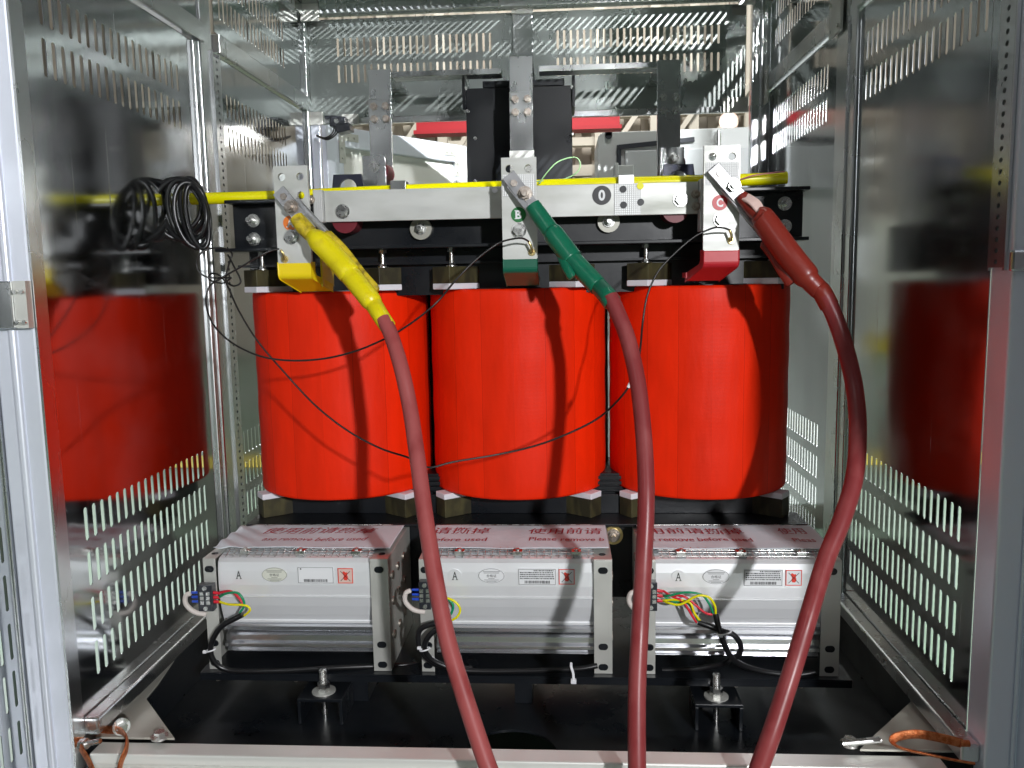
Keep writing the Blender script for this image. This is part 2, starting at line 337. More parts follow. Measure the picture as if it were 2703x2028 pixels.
for k, (z, h) in enumerate(((2.75, .10), (2.42, .12), (2.02, .12), (1.60, .16), (1.18, .12), (.8, .16))):
    g = thing('wall_girt', (0, 12.9, z), ['uppermost', 'second', 'third', 'fourth', 'fifth', 'lowest'][k] + ' beige steel rail across the far hall wall', 'steel rail', 'steel rails on the far hall wall')
    MB().box((-9, 12.82, z-h/2), (9, 13.0, z+h/2)).build('rail', M['hallbeam'], g)
for k, x in enumerate((-2.6, -1.75, .55, 1.35, 1.9, 2.7)):
    g = thing('hall_column', (x, 12.5, 0), ['leftmost beige hall column, left of the black case', 'beige hall column just left of the black case', 'beige hall column just right of the black case', 'second beige hall column right of the black case', 'beige hall column left of the bright lamp', 'beige hall column right of the bright lamp'][k], 'column', 'columns of the far hall')
    MB().box((x-.07, 12.5, FZ), (x+.07, 12.62, 4)).build('shaft', M['hallbeam'], g)
    MB().box((x-.035, 12.48, 1.2), (x+.035, 12.5, 1.5), Matrix.Rotation(.6, 3, 'Y')).box((x+.35, 12.45, 1.25), (x+.42, 12.5, 3.0), Matrix.Rotation(.62, 3, 'Y')).build('brace', M['hallbeam'], g)
def crane(x0, x1, z0, z1, Y, lab):
    g = thing('crane_beam', ((x0+x1)/2, Y, z0), lab, 'crane beam', 'red crane beams')
    MB().box((x0, Y, z0), (x1, Y+.3, z0+.05)).box((x0, Y, z1-.05), (x1, Y+.3, z1)).build('flange', M['redpaint'], g)
    MB().box((x0+.02, Y+.12, z0+.05), (x1-.02, Y+.16, z1-.05)).build('web', M['redpaint'], g)
crane(-2.0, .80, 1.97, 2.36, 11.5, 'red crane beam high in the hall, upper of the two')
crane(-.9, .86, .98, 1.22, 11.0, 'red crane beam low in the hall, lower of the two')
g = thing('hall_lamp', (1.70, 9, 1.56), 'glaring white hall lamp above the white cabinet', 'lamp')
mb = MB(); c0 = at(1575, 262, Y=9.0)
mb.cyl(c0+Vector((0, .02, 0)), c0+Vector((0, -.03, 0)), .055, .05, 24); mb.build('lens', M['lampon'], g)
MB().cyl(c0+Vector((0, .12, 0)), c0+Vector((0, .021, 0)), .06, .10, 24).cyl(c0+Vector((0, .07, .05)), c0+Vector((0, .07, 7.3)), .008).build('housing', M['halldark'], g)
for k, (x, y) in enumerate(((-3.2, 1.0), (-2.6, 5.5), (3.6, 6.0), (2.4, -3.5), (-3.8, -3.0))):
    g = thing('high_bay_lamp', (x, y, 6.5), ['long lit hall lamp high to the left', 'long lit hall lamp high behind on the left', 'long lit hall lamp high behind on the right', 'long lit hall lamp high behind the viewer', 'long lit hall lamp high behind the viewer on the left'][k], 'lamp', 'lit lamps under the hall roof')
    MB().box((x-.7, y-.12, 6.5), (x+.7, y+.12, 6.53)).build('diffuser', M['tube_light'], g)
    MB().box((x-.72, y-.14, 6.532), (x+.72, y+.14, 6.62)).cyl((x, y, 6.62), (x, y, 8.89), .01).build('housing', M['hallbeam'], g)

g = thing('partition', (2.7, 2.5, FZ), 'pale green hall partition outside the right slotted panels', 'partition', 'pale partitions beside the enclosure')  # made-up board, added so the right slots show pale
MB().box((2.7, 1.6, FZ), (2.75, 7, 1.2)).build('board', mat('pale_backdrop', (.66, .72, .66), .5), g)
g = thing('partition', (-3.0, 2.5, FZ), 'pale lilac hall partition outside the left slotted panels', 'partition', 'pale partitions beside the enclosure')  # made-up board, added so the left slots show pale
MB().box((-3.05, 1.2, FZ), (-3.0, 7, 1.2)).build('board', mat('lilac_backdrop', (.68, .66, .72), .5), g)
# open door of the neighbouring case, seen through the open back
g = thing('enclosure_door', (-.7, 3.7, FZ), 'open aluminium framed door with a pale lining beyond the back opening', 'door')
D0 = Vector((-.96, 3.38, 0)); D1 = Vector((-.47, 4.03, 0)); du = (D1-D0).normalized(); L_ = (D1-D0).length; dn = Vector((du.y, -du.x, 0))
def dq(u0, u1, z0, z1, f, b):   # slab along the door
    mb = MB(); mb.prism([(u0, z0), (u1, z0), (u1, z1), (u0, z1)], D0 - dn*f*-1, du, (0, 0, 1), b); return mb
fr = MB()
for u0, u1, z0, z1 in ((-.0, .085, -1.0, .625), (L_-.075, L_, -1.0, .625), (.085, L_-.075, .545, .625), (.085, L_-.075, -1.0, -.92)):
    fr.prism([(u0, z0), (u1, z0), (u1, z1), (u0, z1)], D0+dn*.03, du, (0, 0, 1), -.03)
fr.build('door_frame', M['post'], g, bev=.004)
MB().prism([(.085, -.92), (L_-.075, -.92), (L_-.075, .545), (.085, .545)], D0+dn*.004, du, (0, 0, 1), -.006).build('lining', M['doorwhite'], g)
lb = MB()
for u0, sgn in ((.062, 1), (L_-.055, -1)):
    lb.prism([(0, 0), (sgn*.10, 0), (sgn*.10, -.03), (sgn*.03, -.03), (sgn*.03, -.12), (0, -.12)][::sgn], D0+du*u0+dn*.031+Vector((0, 0, .60)), du, (0, 0, 1), .002)
    for a, b in ((.05, -.015), (.08, -.015), (.015, -.06), (.015, -.1)):
        p = D0+du*(u0+sgn*a)+dn*.033+Vector((0, 0, .60+b)); lb.cyl(p, p+dn*.004, .005, n=10)
lb.build('corner_plate', M['bracket'], g)
MB().prism([(.40, .36), (.62, .36), (.62, .43), (.40, .43)], D0+dn*.006, du, (0, 0, 1), .004).build('document_pocket', mat('pale_lilac_plastic', (.62, .58, .62), .3), g)
# white cabinet door
g = thing('white_cabinet', (.45, 3.7, FZ), 'white steel cabinet with dark gasket outline behind the right end of the long bar', 'cabinet')
mb = MB(); zt = .605
rc = [(.15+.03*(1-math.cos(t)), zt-.03*(1-math.sin(t))) for t in (0, .5, 1.0, 1.57)]
mb.prism([(.15, -1.0), (1.25, -1.0), (1.25, zt+.01), (.18, zt)] + rc[::-1][1:], (0, 3.62, 0), (1, 0, 0), (0, 0, 1), -.35)
mb.build('shell', M['cabwhite'], g, bev=.004)
mb = MB()
pA = [at(1337, 410, Y=3.612), at(1337, 318, Y=3.612), at(1500, 301, Y=3.612)]
def strip(mb, p, q, wd, y0, y1):
    d = (q-p).normalized(); nn = Vector((-d.z, 0, d.x))*wd/2
    a = [p-nn, q-nn, q+nn, p+nn]; v = [Vector((k.x, y0, k.z)) for k in a]+[Vector((k.x, y1, k.z)) for k in a]
    mb.add(v, [(0, 1, 2, 3), (7, 6, 5, 4), (0, 4, 5, 1), (1, 5, 6, 2), (2, 6, 7, 3), (3, 7, 4, 0)])
strip(mb, pA[0], pA[1]+Vector((0, 0, .008)), .018, 3.608, 3.62); strip(mb, pA[1], pA[2], .018, 3.6075, 3.62)
mb.build('gasket', M['gasket'], g)
MB().box((.265, 3.604, .35), (1.2, 3.6195, .525)).build('door_leaf', mat('grey_white_leaf', (.58, .60, .62), .42), g, bev=.003)
p = at(1345, 370, Y=3.60); MB().box((p.x-.04, 3.575, p.z-.022), (p.x+.045, 3.6, p.z+.022)).box((p.x-.035, 3.56, p.z-.03), (p.x-.02, 3.60, p.z+.03)).build('hinge', M['cabwhite'], g, bev=.003)
p = at(1552, 300, Y=3.59); MB().cyl((p.x, 3.59, p.z-.06), (p.x, 3.59, p.z+.02), .011).cyl((p.x, 3.59, p.z+.02), (p.x, 3.59, p.z+.035), .007).box((p.x-.03, 3.595, p.z-.07), (p.x+.03, 3.61, p.z-.05)).build('lock_rod', M['steel'], g)
p = at(1315, 293, Y=3.61); MB().cyl((p.x, 3.612, p.z), (p.x, 3.62, p.z), .014, n=20).box((p.x-.014, 3.612, p.z), (p.x+.014, 3.6195, p.z+.014)).build('lock', M['gasket'], g)

# ------------------------------------------------------------------ the enclosure
XL, XR, YB = -.91, .714, 3.05
def slotpanel(axis, c, t, u0, u1, v0, v1, bands, w=.008, name='p'):
    """axis 'X'/'Y'/'Z': plane constant; t thickness (sign = side). bands: [(vlo, vhi, [(ufirst, ulast, n), ...])]"""
    def P(u, v, d):
        return {'X': (c+d, u, v), 'Y': (u, c+d, v), 'Z': (u, v, c+d)}[axis]
    mb = MB(); m = .004; r = w/2
    def rect(a, b, lo, hi):
        if b-a < 1e-6 or hi-lo < 1e-6: return
        for d in (0, t): mb.add([P(a, lo, d), P(b, lo, d), P(b, hi, d), P(a, hi, d)], [(0, 1, 2, 3)])
    v = v0
    for lo, hi, gr in sorted(bands):
        rect(u0, u1, v, lo-m)
        u = u0
        for ua, ub, n in gr:
            pt = (ub-ua)/(n-1) if n > 1 else .03
            rect(u, ua-pt/2, lo-m, hi+m)
            for i in range(n):
                cc = ua+i*pt; a, b = cc-pt/2, cc+pt/2
                arc_t = [(r*math.sin(k), hi-r+r*math.cos(k)) for k in (0, .52, 1.05, 1.57)]
                arc_b = [(r*math.cos(k), lo+r-r*math.sin(k)) for k in (0, .52, 1.05, 1.57)]
                side = arc_t+arc_b
                for sg in (1, -1):
                    e = b if sg > 0 else a
                    poly = [(cc, lo-m), (e, lo-m), (e, hi+m), (cc, hi+m)]+[(cc+sg*x, y) for x, y in side]
                    for d in (0, t): mb.add([P(x, y, d) for x, y in poly], [tuple(range(len(poly)))])
                    ring = [(cc+sg*x, y) for x, y in side]
                    vs = [P(x, y, 0) for x, y in ring]+[P(x, y, t) for x, y in ring]; k = len(ring)
                    mb.add(vs, [(j, j+1, k+j+1, k+j) for j in range(k-1)])
            u = ub+pt/2
        rect(u, u1, lo-m, hi+m); v = hi+m
    rect(u0, u1, v, v1)
    for (a, b, q, s_) in ((u0, u1, v0, v0), (u0, u1, v1, v1), (u0, u0, v0, v1), (u1, u1, v0, v1)):
        mb.add([P(a, q, 0), P(b, s_, 0), P(b, s_, t), P(a, q, t)], [(0, 1, 2, 3)])
    return mb
LOW = [(-.480, -.415), (-.569, -.503), (-.659, -.592), (-.748, -.680)]
LOWR = [(-.490, -.423), (-.581, -.514), (-.669, -.603), (-.759, -.692)]
# left front bay
def panel(name_mb, lab, m='sheet'): tag(name_mb.build('perforated_panel', M[m]), lab, 'perforated panel', 'slotted sheet panels of the enclosure')
panel(slotpanel('X', XL, -.0015, 1.42, 2.14, -.835, .60, [(a, b, [(1.488, 2.006, 19)]) for a, b in LOW]+[(a, b, [(1.480, 2.004, 19)]) for a, b in ((.370, .437), (.458, .520))], w=.0122),
      'large mirror-like slotted panel nearest on the left, reflecting the red windings')
panel(slotpanel('X', XL, -.0015, 2.24, 3.01, -.835, .60, [(a, b, [(2.283, 2.86, 21)]) for a, b in LOW]+[(a, b, [(2.301, 2.777, 18)]) for a, b in ((.362, .426), (.450, .514))], w=.0122),
      'slotted panel deeper on the left, between the left middle post and back corner')
panel(slotpanel('X', XL, -.0015, 2.24, 3.01, .66, .95, [(a, b, [(2.283, 2.80, 19)]) for a, b in ((.70, .764), (.787, .851))], w=.0122),
      'upper left slotted panel above the side rail, near the back corner')
panel(slotpanel('X', XL, -.0015, 1.42, 2.14, .66, .95, [(a, b, [(1.48, 2.0, 19)]) for a, b in ((.70, .764), (.787, .851))], w=.0122),
      'upper left slotted panel above the side rail, toward the viewer')
panel(slotpanel('X', XR, .0015, 1.455, 2.12, -.845, .62, [(a, b, [(1.519, 2.071, 20)]) for a, b in LOWR]+[(a, b, [(1.512, 2.071, 20)]) for a, b in ((.399, .466), (.491, .558))], w=.0122),
      'large slotted panel nearest on the right, behind the brick red cable')
panel(slotpanel('X', XR, .0015, 2.27, 3.01, -.845, .62, [(a, b, [(2.375, 2.945, 21)]) for a, b in LOWR]+[(a, b, [(2.371, 2.945, 21)]) for a, b in ((.403, .470), (.490, .557))], w=.0122),
      'slotted panel deeper on the right, between the right middle post and back corner')
panel(slotpanel('X', XR, .0015, 2.27, 3.01, .68, .95, [(a, b, [(2.375, 2.94, 21)]) for a, b in ((.752, .812), (.838, .90))], w=.0122),
      'upper right slotted panel above the side rail, near the back corner')
panel(slotpanel('X', XR, .0015, 1.455, 2.12, .68, .95, [(a, b, [(1.52, 2.06, 20)]) for a, b in ((.752, .812), (.838, .90))], w=.0122),
      'upper right slotted panel above the side rail, toward the viewer')
panel(slotpanel('Y', YB, .0015, XL+.01, XR-.075, .585, .925, [(a, b, [(-.792, -.248, 24), (-.011, .545, 25)]) for a, b in ((.706, .769), (.797, .861))]),
      'wide slotted panel across the top of the back, above the opening', 'sheetback')
panel(slotpanel('Z', .962, .0015, XL, XR, 1.42, 3.03, [(a, a+.075, [(-.85, -.14, 30), (-.06, .65, 30)]) for a in (1.50, 1.62, 1.95, 2.07, 2.40, 2.52, 2.76, 2.88)], w=.009),
      'slotted roof sheet overhead')

fr = thing('enclosure_frame', (-.1, 2.2, -1.05), 'aluminium post and rail frame round the transformer', 'frame')
def part(mb, name, m='frame', bev=.0025, lab=None):
    o = mb.build(name, M[m], fr, bev=bev)
    if lab: o['label'] = lab
    return o
# left front post: side flange and broad front face with a rounded bead
LP = MB().box((XL-.075, 1.385, -1.1), (XL, 1.4185, 1.0)); o = part(LP, 'post', 'post', .004, 'pale left front post')
mb = MB().cyl((XL-.040, 1.386, -1.09), (XL-.040, 1.386, .99), .0085, n=20); mb.build('bead', M['post'], o)
mb = MB().box((XL-.001, 1.3865, -1.1), (XL+.0035, 1.4215, 1.0)); mb.build('edge_strip', M['frame'], o)
RP = MB().box((XR, 1.385, -1.1), (XR+.042, 1.4535, 1.0)); o2 = part(RP, 'post', 'post', .004, 'grey right front post')
def holes(mb, X, y0, y1, z0, z1, pitch, sgn, cx_):
    # strip in the plane X with a column of oval holes
    v = z0; hh = .0085; hw = .0055
    while v + pitch < z1:
        c = (y0+y1)/2; lo = v+pitch/2-hh/2; hi = v+pitch/2+hh/2
        ring = [(c+hw*math.cos(k*math.pi/6), v+pitch/2+hh/2*math.sin(k*math.pi/6)) for k in range(-3, 4)]
        for s_ in (1, -1):
            e = y1 if s_ > 0 else y0
            rg = [(c+s_*(p-c), q) for p, q in ring]
            poly = [(c, v), (e, v), (e, v+pitch), (c, v+pitch)]+rg[::-1]
            mb.add([(X, p, q) for p, q in poly], [tuple(range(len(poly)))])
            mb.add([(X, p, q) for p, q in rg]+[(X-sgn*.004, p, q) for p, q in rg], [(j, j+1, 7+j+1, 7+j) for j in range(6)])
        v += pitch
mb = MB(); holes(mb, XR-.006, 1.405, 1.450, .005, 1.0, .0181, -1, 0)
mb.box((XR-.006, 1.450, .0), (XR-.001, 1.4535, 1.0)).box((XR-.006, 1.4, .0), (XR-.001, 1.4045, 1.0))
mb.build('perforated_strip', M['frame'], o2)
MB().box((XR-.0020, 1.405, .006), (XR-.0008, 1.450, .99)).build('strip_backing', M['blackp'], o2)
# middle posts
part(MB().box((XL-.02, 2.1415, -1.1), (XL+.006, 2.205, 1.0)), 'post', 'frame', .003, 'left middle post')
mpL = MB(); holes(mpL, XL+.012, 2.195, 2.235, -.82, .60, .0185, 1, 0)
mpL.box((XL+.0005, 2.1905, -.83), (XL+.012, 2.1948, .60)).box((XL-.01, 2.2352, -.83), (XL+.012, 2.239, .60))
part(mpL, 'perforated_strip', 'frame', 0)
part(MB().box((XL+.003, 2.1955, -.82), (XL+.0045, 2.2345, .60)), 'strip_backing', 'blackp', 0)
part(MB().box((XL-.02, 2.084, -1.1), (XL+.010, 2.1412, .60)).cyl((XL+.010, 2.112, -.83), (XL+.010, 2.112, .60), .006), 'post', 'frame', .003, 'round-beaded left middle upright')
part(MB().box((XR-.010, 2.122, -1.1), (XR+.02, 2.268, 1.0)).cyl((XR-.010, 2.17, -.84), (XR-.010, 2.17, .62), .005), 'post', 'frame', .004, 'broad right middle post')
# back posts
part(MB().box((XL-.02, 3.012, -1.1), (XL+.012, 3.048, .95)), 'post', 'frame', .003, 'left back post')
part(MB().box((XL+.0125, 3.03, -1.1), (XL+.045, 3.048, .585)), 'post', 'post', .003, 'narrow pale upright in the left back corner')
part(MB().box((XR-.062, 3.012, -1.1), (XR+.02, 3.049, .95)).cyl((XR-.030, 3.010, -1.05), (XR-.030, 3.010, .95), .006), 'post', 'frame', .003, 'right back post')
# rails
part(MB().box((XL-.02, 2.2395, .605), (XL+.014, 3.0115, .655)), 'rail', 'frame')
part(MB().box((XL-.02, 1.419, .605), (XL+.014, 2.141, .655)), 'rail', 'frame')
part(MB().box((XR-.014, 2.2685, .625), (XR+.02, 3.0115, .675)), 'rail', 'frame')
part(MB().box((XR-.014, 1.454, .625), (XR+.02, 2.1215, .675)), 'rail', 'frame')
part(MB().box((XL, 1.4225, -.838), (XL+.030, 2.083, -.805)).box((XL+.010, 2.083, -.838), (XL+.030, 3.011, -.805)), 'rail', 'frame', .004, 'pale left floor rail')
part(MB().box((XR-.032, 1.40, -.848), (XR-.0005, 2.1215, -.815)).box((XR-.032, 2.1215, -.848), (XR-.0105, 3.011, -.815)), 'rail', 'frame', .004, 'shaded right floor rail')
part(MB().box((XL+.014, 3.0, .93), (XR-.064, 3.045, .985)), 'rail', 'frame')
part(MB().box((XL+.014, 3.036, .562), (XR-.064, 3.049, .5845)), 'rail', 'frame')
part(MB().box((XL-.02, 1.419, .925), (XL+.014, 2.12, .96)).box((XL-.02, 2.24, .925), (XL+.014, 3.0, .96)), 'rail', 'frame')
part(MB().box((XR-.014, 1.455, .925), (XR+.02, 2.12, .96)).box((XR-.014, 2.27, .925), (XR+.02, 3.0, .96)), 'rail', 'frame')
dv = MB().box((-.168, 3.038, .586), (-.098, 3.049, .929)); part(dv, 'divider', 'frame')
for a, b in (((-.905, 2.99, .905), (-.84, 2.998, .965)), ((-.17, 3.028, .915), (-.095, 3.036, .975)), ((.60, 2.99, .905), (.655, 2.999, .965)), ((.56, 3.024, .56), (.645, 3.034, .61)), ((-.90, 3.022, .56), (-.85, 3.0345, .605)), ((XR-.022, 2.21, .60), (XR-.0145, 2.30, .70)), ((XR-.022, 2.97, .58), (XR-.0145, 3.01, .70))):
    part(MB().box(a, b), 'corner_plate', 'bracket', .001)
rv = MB()
for x, z in ((-.89, .93), (-.855, .93), (-.155, .93), (-.11, .93), (-.155, .965), (-.11, .965), (.612, .93), (.64, .93), (.575, .585), (.63, .585)):
    rv.cyl((x, 3.03 if abs(x) < .5 else 2.989, z), (x, 3.018 if abs(x) < .5 else 2.985, z), .0045, n=10)
for y, z in ((2.225, .615), (2.225, .68), (2.285, .615), (2.285, .68), (2.98, .60), (2.98, .68)): rv.cyl((XR-.022, y, z), (XR-.026, y, z), .0045, n=10)
for x in np.linspace(-.78, .55, 9): rv.cyl((x, 3.0, .955), (x, 2.996, .955), .004, n=8)
part(rv, 'rivet', 'steel', 0)
# sill
part(MB().box((-.915+.02, 1.41, -.905), (.668, 1.452, -.867)).box((-.915+.03, 1.395, -.93), (.675, 1.4095, -.885)), 'sill', 'sill', .003)
part(MB().box((-.98, 1.36, -1.1), (.78, 1.3945, -.93)), 'base_beam', 'frame', .003)
# corner gussets with bolts
part(MB().prism([(-.909, 1.4525), (-.750, 1.4525), (-.883, 1.602), (-.888, 1.666), (-.909, 1.80)], (0, 0, -.862), (1, 0, 0), (0, 1, 0), .004), 'gusset', 'cream', 0, 'beige left corner plate')
part(MB().prism([(.7135, 1.4545), (.7135, 1.70), (.690, 1.63), (.561, 1.49), (.53, 1.4545)], (0, 0, -.862), (1, 0, 0), (0, 1, 0), .004), 'gusset', 'cream', 0, 'shaded right corner plate')
bl = MB()
for p, ax in ((at(345, 1592, Z=-.855), (0, 0, 1)), (at(262, 1570, Z=-.84), (.6, -.7, .2)), (at(1835, 1606, Z=-.855), (0, 0, 1))):
    ax = Vector(ax).normalized(); bl = MB().cyl(p-ax*.002, p+ax*.002, .016, n=24); bl.hexa(p+ax*.002, p+ax*.011, .0105); part(bl, 'bolt', 'steel', 0)
p = at(170, 1610, X=-.90); bl = MB()
bl.cyl(p, p+Vector((.045, -.005, .012)), .005); bl.hexa(p+Vector((.004, 0, .001)), p+Vector((.018, -.002, .005)), .010)
part(bl, 'bolt', 'steel', 0)
# hinge block on the left front post and stay on the right one
hb = at(0, 570, Y=1.37); hb2 = at(80, 650, Y=1.37)
o = part(MB().box((-1.05, 1.362, -.068), (XL-.022, 1.3845, .012)), 'hinge_plate', 'frame', .002, 'grey plate on the left front post')
MB().box((XL-.0215, 1.368, -.068), (XL+.001, 1.3842, .012)).build('flange', M['bracket'], o)
rv = MB()
for x in (XL-.016, XL-.004):
    for z in (-.058, -.006): rv.cyl((x, 1.367, z), (x, 1.362, z), .0038, n=12)
rv.build('rivet', M['steel'], o)
part(MB().box((XR-.008, 1.372, -.002), (XR+.22, 1.3842, .032)), 'stay', 'frame', .004, 'grey stay across the right front post')
# doors folded out at both front corners
dl = slotpanel('X', -.990, -.0015, .90, 1.38, -1.05, .95, [(a, b, [(.96, 1.36, 17)]) for a, b in LOW+[(-.84, -.775)]])
d_ = thing('front_door', (-.99, 1.38, -1.05), 'slotted front door folded open, just cut by the left edge of the photo', 'door')
dl.build('slotted_leaf', M['sheet'], d_)
MB().box((-1.02, 1.3815, -1.05), (-.9865, 1.3995, .95)).build('stile', M['frame'], d_)
d_ = thing('front_door', (.77, 1.38, -1.05), 'pale front door folded open, cut by the right edge of the photo', 'door')
MB().box((.770, .86, -1.05), (.785, 1.42, .95)).build('leaf', M['post'], d_, bev=.003)
MB().box((.757, 1.08, -1.05), (.7695, 1.11, .95)).cyl((.763, 1.395, -1.0), (.763, 1.395, .9), .006).build('stile', M['post'], d_)

part(MB().box((XL-.001, 1.42, -.978), (XL+.0045, 3.03, -.8385)), 'skirt', 'blackp', 0)
part(MB().box((XR-.0055, 1.42, -.978), (XR-.0005, 3.03, -.8485)), 'skirt', 'blackp', 0)
# base plate with round hole
def plate_hole(z, t, x0, x1, y0, y1, cx_, cy_, r, n=40):
    mb = MB()
    for zz in (z, z-t):
        # two half polygons round the hole
        up = [(cx_+r*math.cos(math.pi*k/n), cy_+r*math.sin(math.pi*k/n)) for k in range(n+1)]
        dn_ = [(cx_-r*math.cos(math.pi*k/n), cy_-r*math.sin(math.pi*k/n)) for k in range(n+1)]
        mb.add([(p, q, zz) for p, q in [(x1, cy_), (x1, y1), (x0, y1), (x0, cy_)]+up[::-1]], [tuple(range(4+n+1))])
        mb.add([(p, q, zz) for p, q in [(x0, cy_), (x0, y0), (x1, y0), (x1, cy_)]+dn_[::-1]], [tuple(range(4+n+1))])
    ring = [(cx_+r*math.cos(2*math.pi*k/60), cy_+r*math.sin(2*math.pi*k/60)) for k in range(60)]
    mb.add([(p, q, z) for p, q in ring]+[(p, q, z-t) for p, q in ring], [(k, (k+1) % 60, 60+(k+1) % 60, 60+k) for k in range(60)])
    return mb
tag(plate_hole(-.965, .006, XL+.0048, XR-.0058, 1.4, 3.03, -.115, 1.595, .095).build('base_plate', M['floorp']), 'dusty black base plate with a round hole under the shelf', 'base plate')

# ------------------------------------------------------------------ transformer
CX = (-.588, -.120, .348); YA = 2.2; RC = .228; ZT, ZB = -.022, -.535
coil_lab = ['red winding on the left, behind the yellow sleeved cable', 'middle red winding, under the green terminal foot', 'red winding on the right, half in shadow']
for cx_, lab in zip(CX, coil_lab):
    mb = MB(); n = 128; prof = [(RC-.030, ZT), (RC-.006, ZT), (RC-.0015, ZT-.0025), (RC, ZT-.008)]
    prof += [(RC+.0008*math.sin(k*1.7), ZT-.008-(ZT-.008-ZB-.008)*k/14) for k in range(1, 14)] + [(RC, ZB+.008), (RC-.0015, ZB+.0025), (RC-.006, ZB), (RC-.030, ZB), (RC-.030, ZT)]
    vs = [(cx_+r*math.cos(2*math.pi*i/n), YA+r*math.sin(2*math.pi*i/n), z) for r, z in prof for i in range(n)]
    mb.add(vs, [(j*n+i, j*n+(i+1) % n, (j+1)*n+(i+1) % n, (j+1)*n+i) for j in range(len(prof)-1) for i in range(n)], True)
    root = thing('winding', (cx_, YA, ZB), lab, 'winding', 'red windings of the transformer')
    mb.build('outer_winding', M['coil'], root)
    mb = MB(); r2 = RC-.05
    mb.cyl((cx_, YA, ZB+.0), (cx_, YA, ZT+.002), r2, n=64); mb.build('inner_winding', M['blackp'], root)
# resin blocks under and over the windings
def block(cx_, ang, z0, z1, zpad0, zpad1, lab, r0=.150, r1=.272, wd=.052, bolt=None):
    d = Vector((math.sin(ang), -math.cos(ang), 0)); s_ = Vector((d.y, -d.x, 0))
    c = Vector((cx_, YA, 0)); root = thing('spacer_block', c+d*r1+Vector((0, 0, z0)), lab, 'spacer block', 'resin spacer blocks on the windings')
    q = lambda r, k: c+d*r+s_*k
    def slab(a, b, zz0, zz1):
        pts = [q(a, -wd/2), q(b, -wd/2), q(b, wd/2), q(a, wd/2)]; m_ = MB()
        m_.add([p+Vector((0, 0, zz0)) for p in pts]+[p+Vector((0, 0, zz1)) for p in pts], [(0, 3, 2, 1), (4, 5, 6, 7), (0, 1, 5, 4), (1, 2, 6, 5), (2, 3, 7, 6), (3, 0, 4, 7)])
        return m_
    slab(r0, r1, z0, z1).build('block', M['resin'], root, bev=.0015)
    slab(r0, r1+.001, zpad0, zpad1).build('pad', M['pad'], root, bev=.002)
    if bolt:
        b = c+d*(r1-.035); b.z = 0
        MB().cyl(b+Vector((0, 0, z1)), b+Vector((0, 0, z1+.003)), .014, n=20).hexa(b+Vector((0, 0, z1+.003)), b+Vector((0, 0, z1+.009)), .009).cyl(b+Vector((0, 0, z1+.009)), b+Vector((0, 0, bolt)), .0055, n=12).hexa(b+Vector((0, 0, z1+.036)), b+Vector((0, 0, z1+.043)), .010).build('clamp_stud', M['steel'], root)
side = ['left', 'right']
nm = ['left red winding', 'middle red winding', 'right red winding']
for i, cx_ in enumerate(CX):
    for j, ang in enumerate((-.62, .62)):
        block(cx_, ang*1.5, -.5968, ZB-.0152, ZB-.015, ZB-.0002, '%s olive block with white pad under the %s' % (side[j], nm[i]), r0=.10, r1=.246, wd=.046)
    for j, ang in enumerate((-.72, .72)):
        block(cx_, ang, ZT+.015, .033, ZT+.0005, ZT+.0148, '%s dark olive block with white pad on top of the %s' % (side[j], nm[i]), r1=.262, wd=.062, bolt=.112)
# clamps, core
g = thing('core_clamp', (-.12, 2.1, .07), 'black steel channel clamp across the top, behind the long bar', 'core clamp', 'black steel core clamps')
MB().box((-.800, 2.018, .085), (.560, 2.028, .190)).box((-.800, 1.968, .190), (.562, 2.028, .198)).box((-.830, 1.968, .077), (.562, 2.028, .085)).build('channel', M['blackp'], g, bev=.0015)
MB().box((-.76, 2.055, -.035), (.53, 2.065, .0768)).box((-.80, 2.03, .040), (.56, 2.0545, .046)).build('lower_angle', M['blackp'], g)
def boltY(mb, x, z, y, r=.011, wr=.018, shank=0, hexh=.010):
    mb.cyl((x, y, z), (x, y-.003, z), wr, n=28); mb.hexa((x, y-.003, z), (x, y-.003-hexh, z), r)
    if shank: mb.cyl((x, y-.003-hexh, z), (x, y-.003-hexh-shank, z), r*.55, n=14)
    else: mb.cyl((x, y-.003-hexh, z), (x, y-.0045-hexh, z), r*.72, n=20)
for px, py in ((547, 477), (549, 517), (1695, 440), (1695, 489)):
    p = at(px, py, Y=2.016); mb = MB(); boltY(mb, p.x, p.z, 2.017, .0125, .016, .022); mb.build('bolt', M['steel'], g)
for px, py in ((908, 494), (1315, 478)):
    p = at(px, py, Y=2.0); mb = MB().cyl((p.x, 2.017, p.z), (p.x, 2.005, p.z), .026, n=32); mb.build('washer', M['cream'], g)
    mb = MB(); boltY(mb, p.x, p.z, 2.004, .0095, .014, .012); mb.build('bolt', M['steel'], g)
g = thing('core_clamp', (-.12, 2.1, -.62), 'black steel channel clamp across the bottom, behind the fan tops', 'core clamp', 'black steel core clamps')
MB().box((-.80, 1.985, -.604), (.583, 2.09, -.597)).box((-.76, 2.08, -.5968), (.54, 2.09, -.548)).box((-.80, 2.03, -.80), (.583, 2.04, -.6045)).build('channel', M['blackp'], g, bev=.001)
p = at(1325, 1157, Y=2.02); mb = MB().cyl((p.x, 2.029, p.z), (p.x, 2.022, p.z), .024, n=32); mb.build('washer', M['brass'], g)
mb = MB(); boltY(mb, p.x, p.z, 2.022, .013, .017, .018); mb.build('bolt', M['oldsteel'], g)
mb = MB(); mb.box((-.75, 2.11, -.597), (.53, 2.31, -.50)); 
for k in range(7): mb.box((-.745, 2.100-.0015*(k % 2), -.594+k*.0135), (.525, 2.11, -.586+k*.0135))
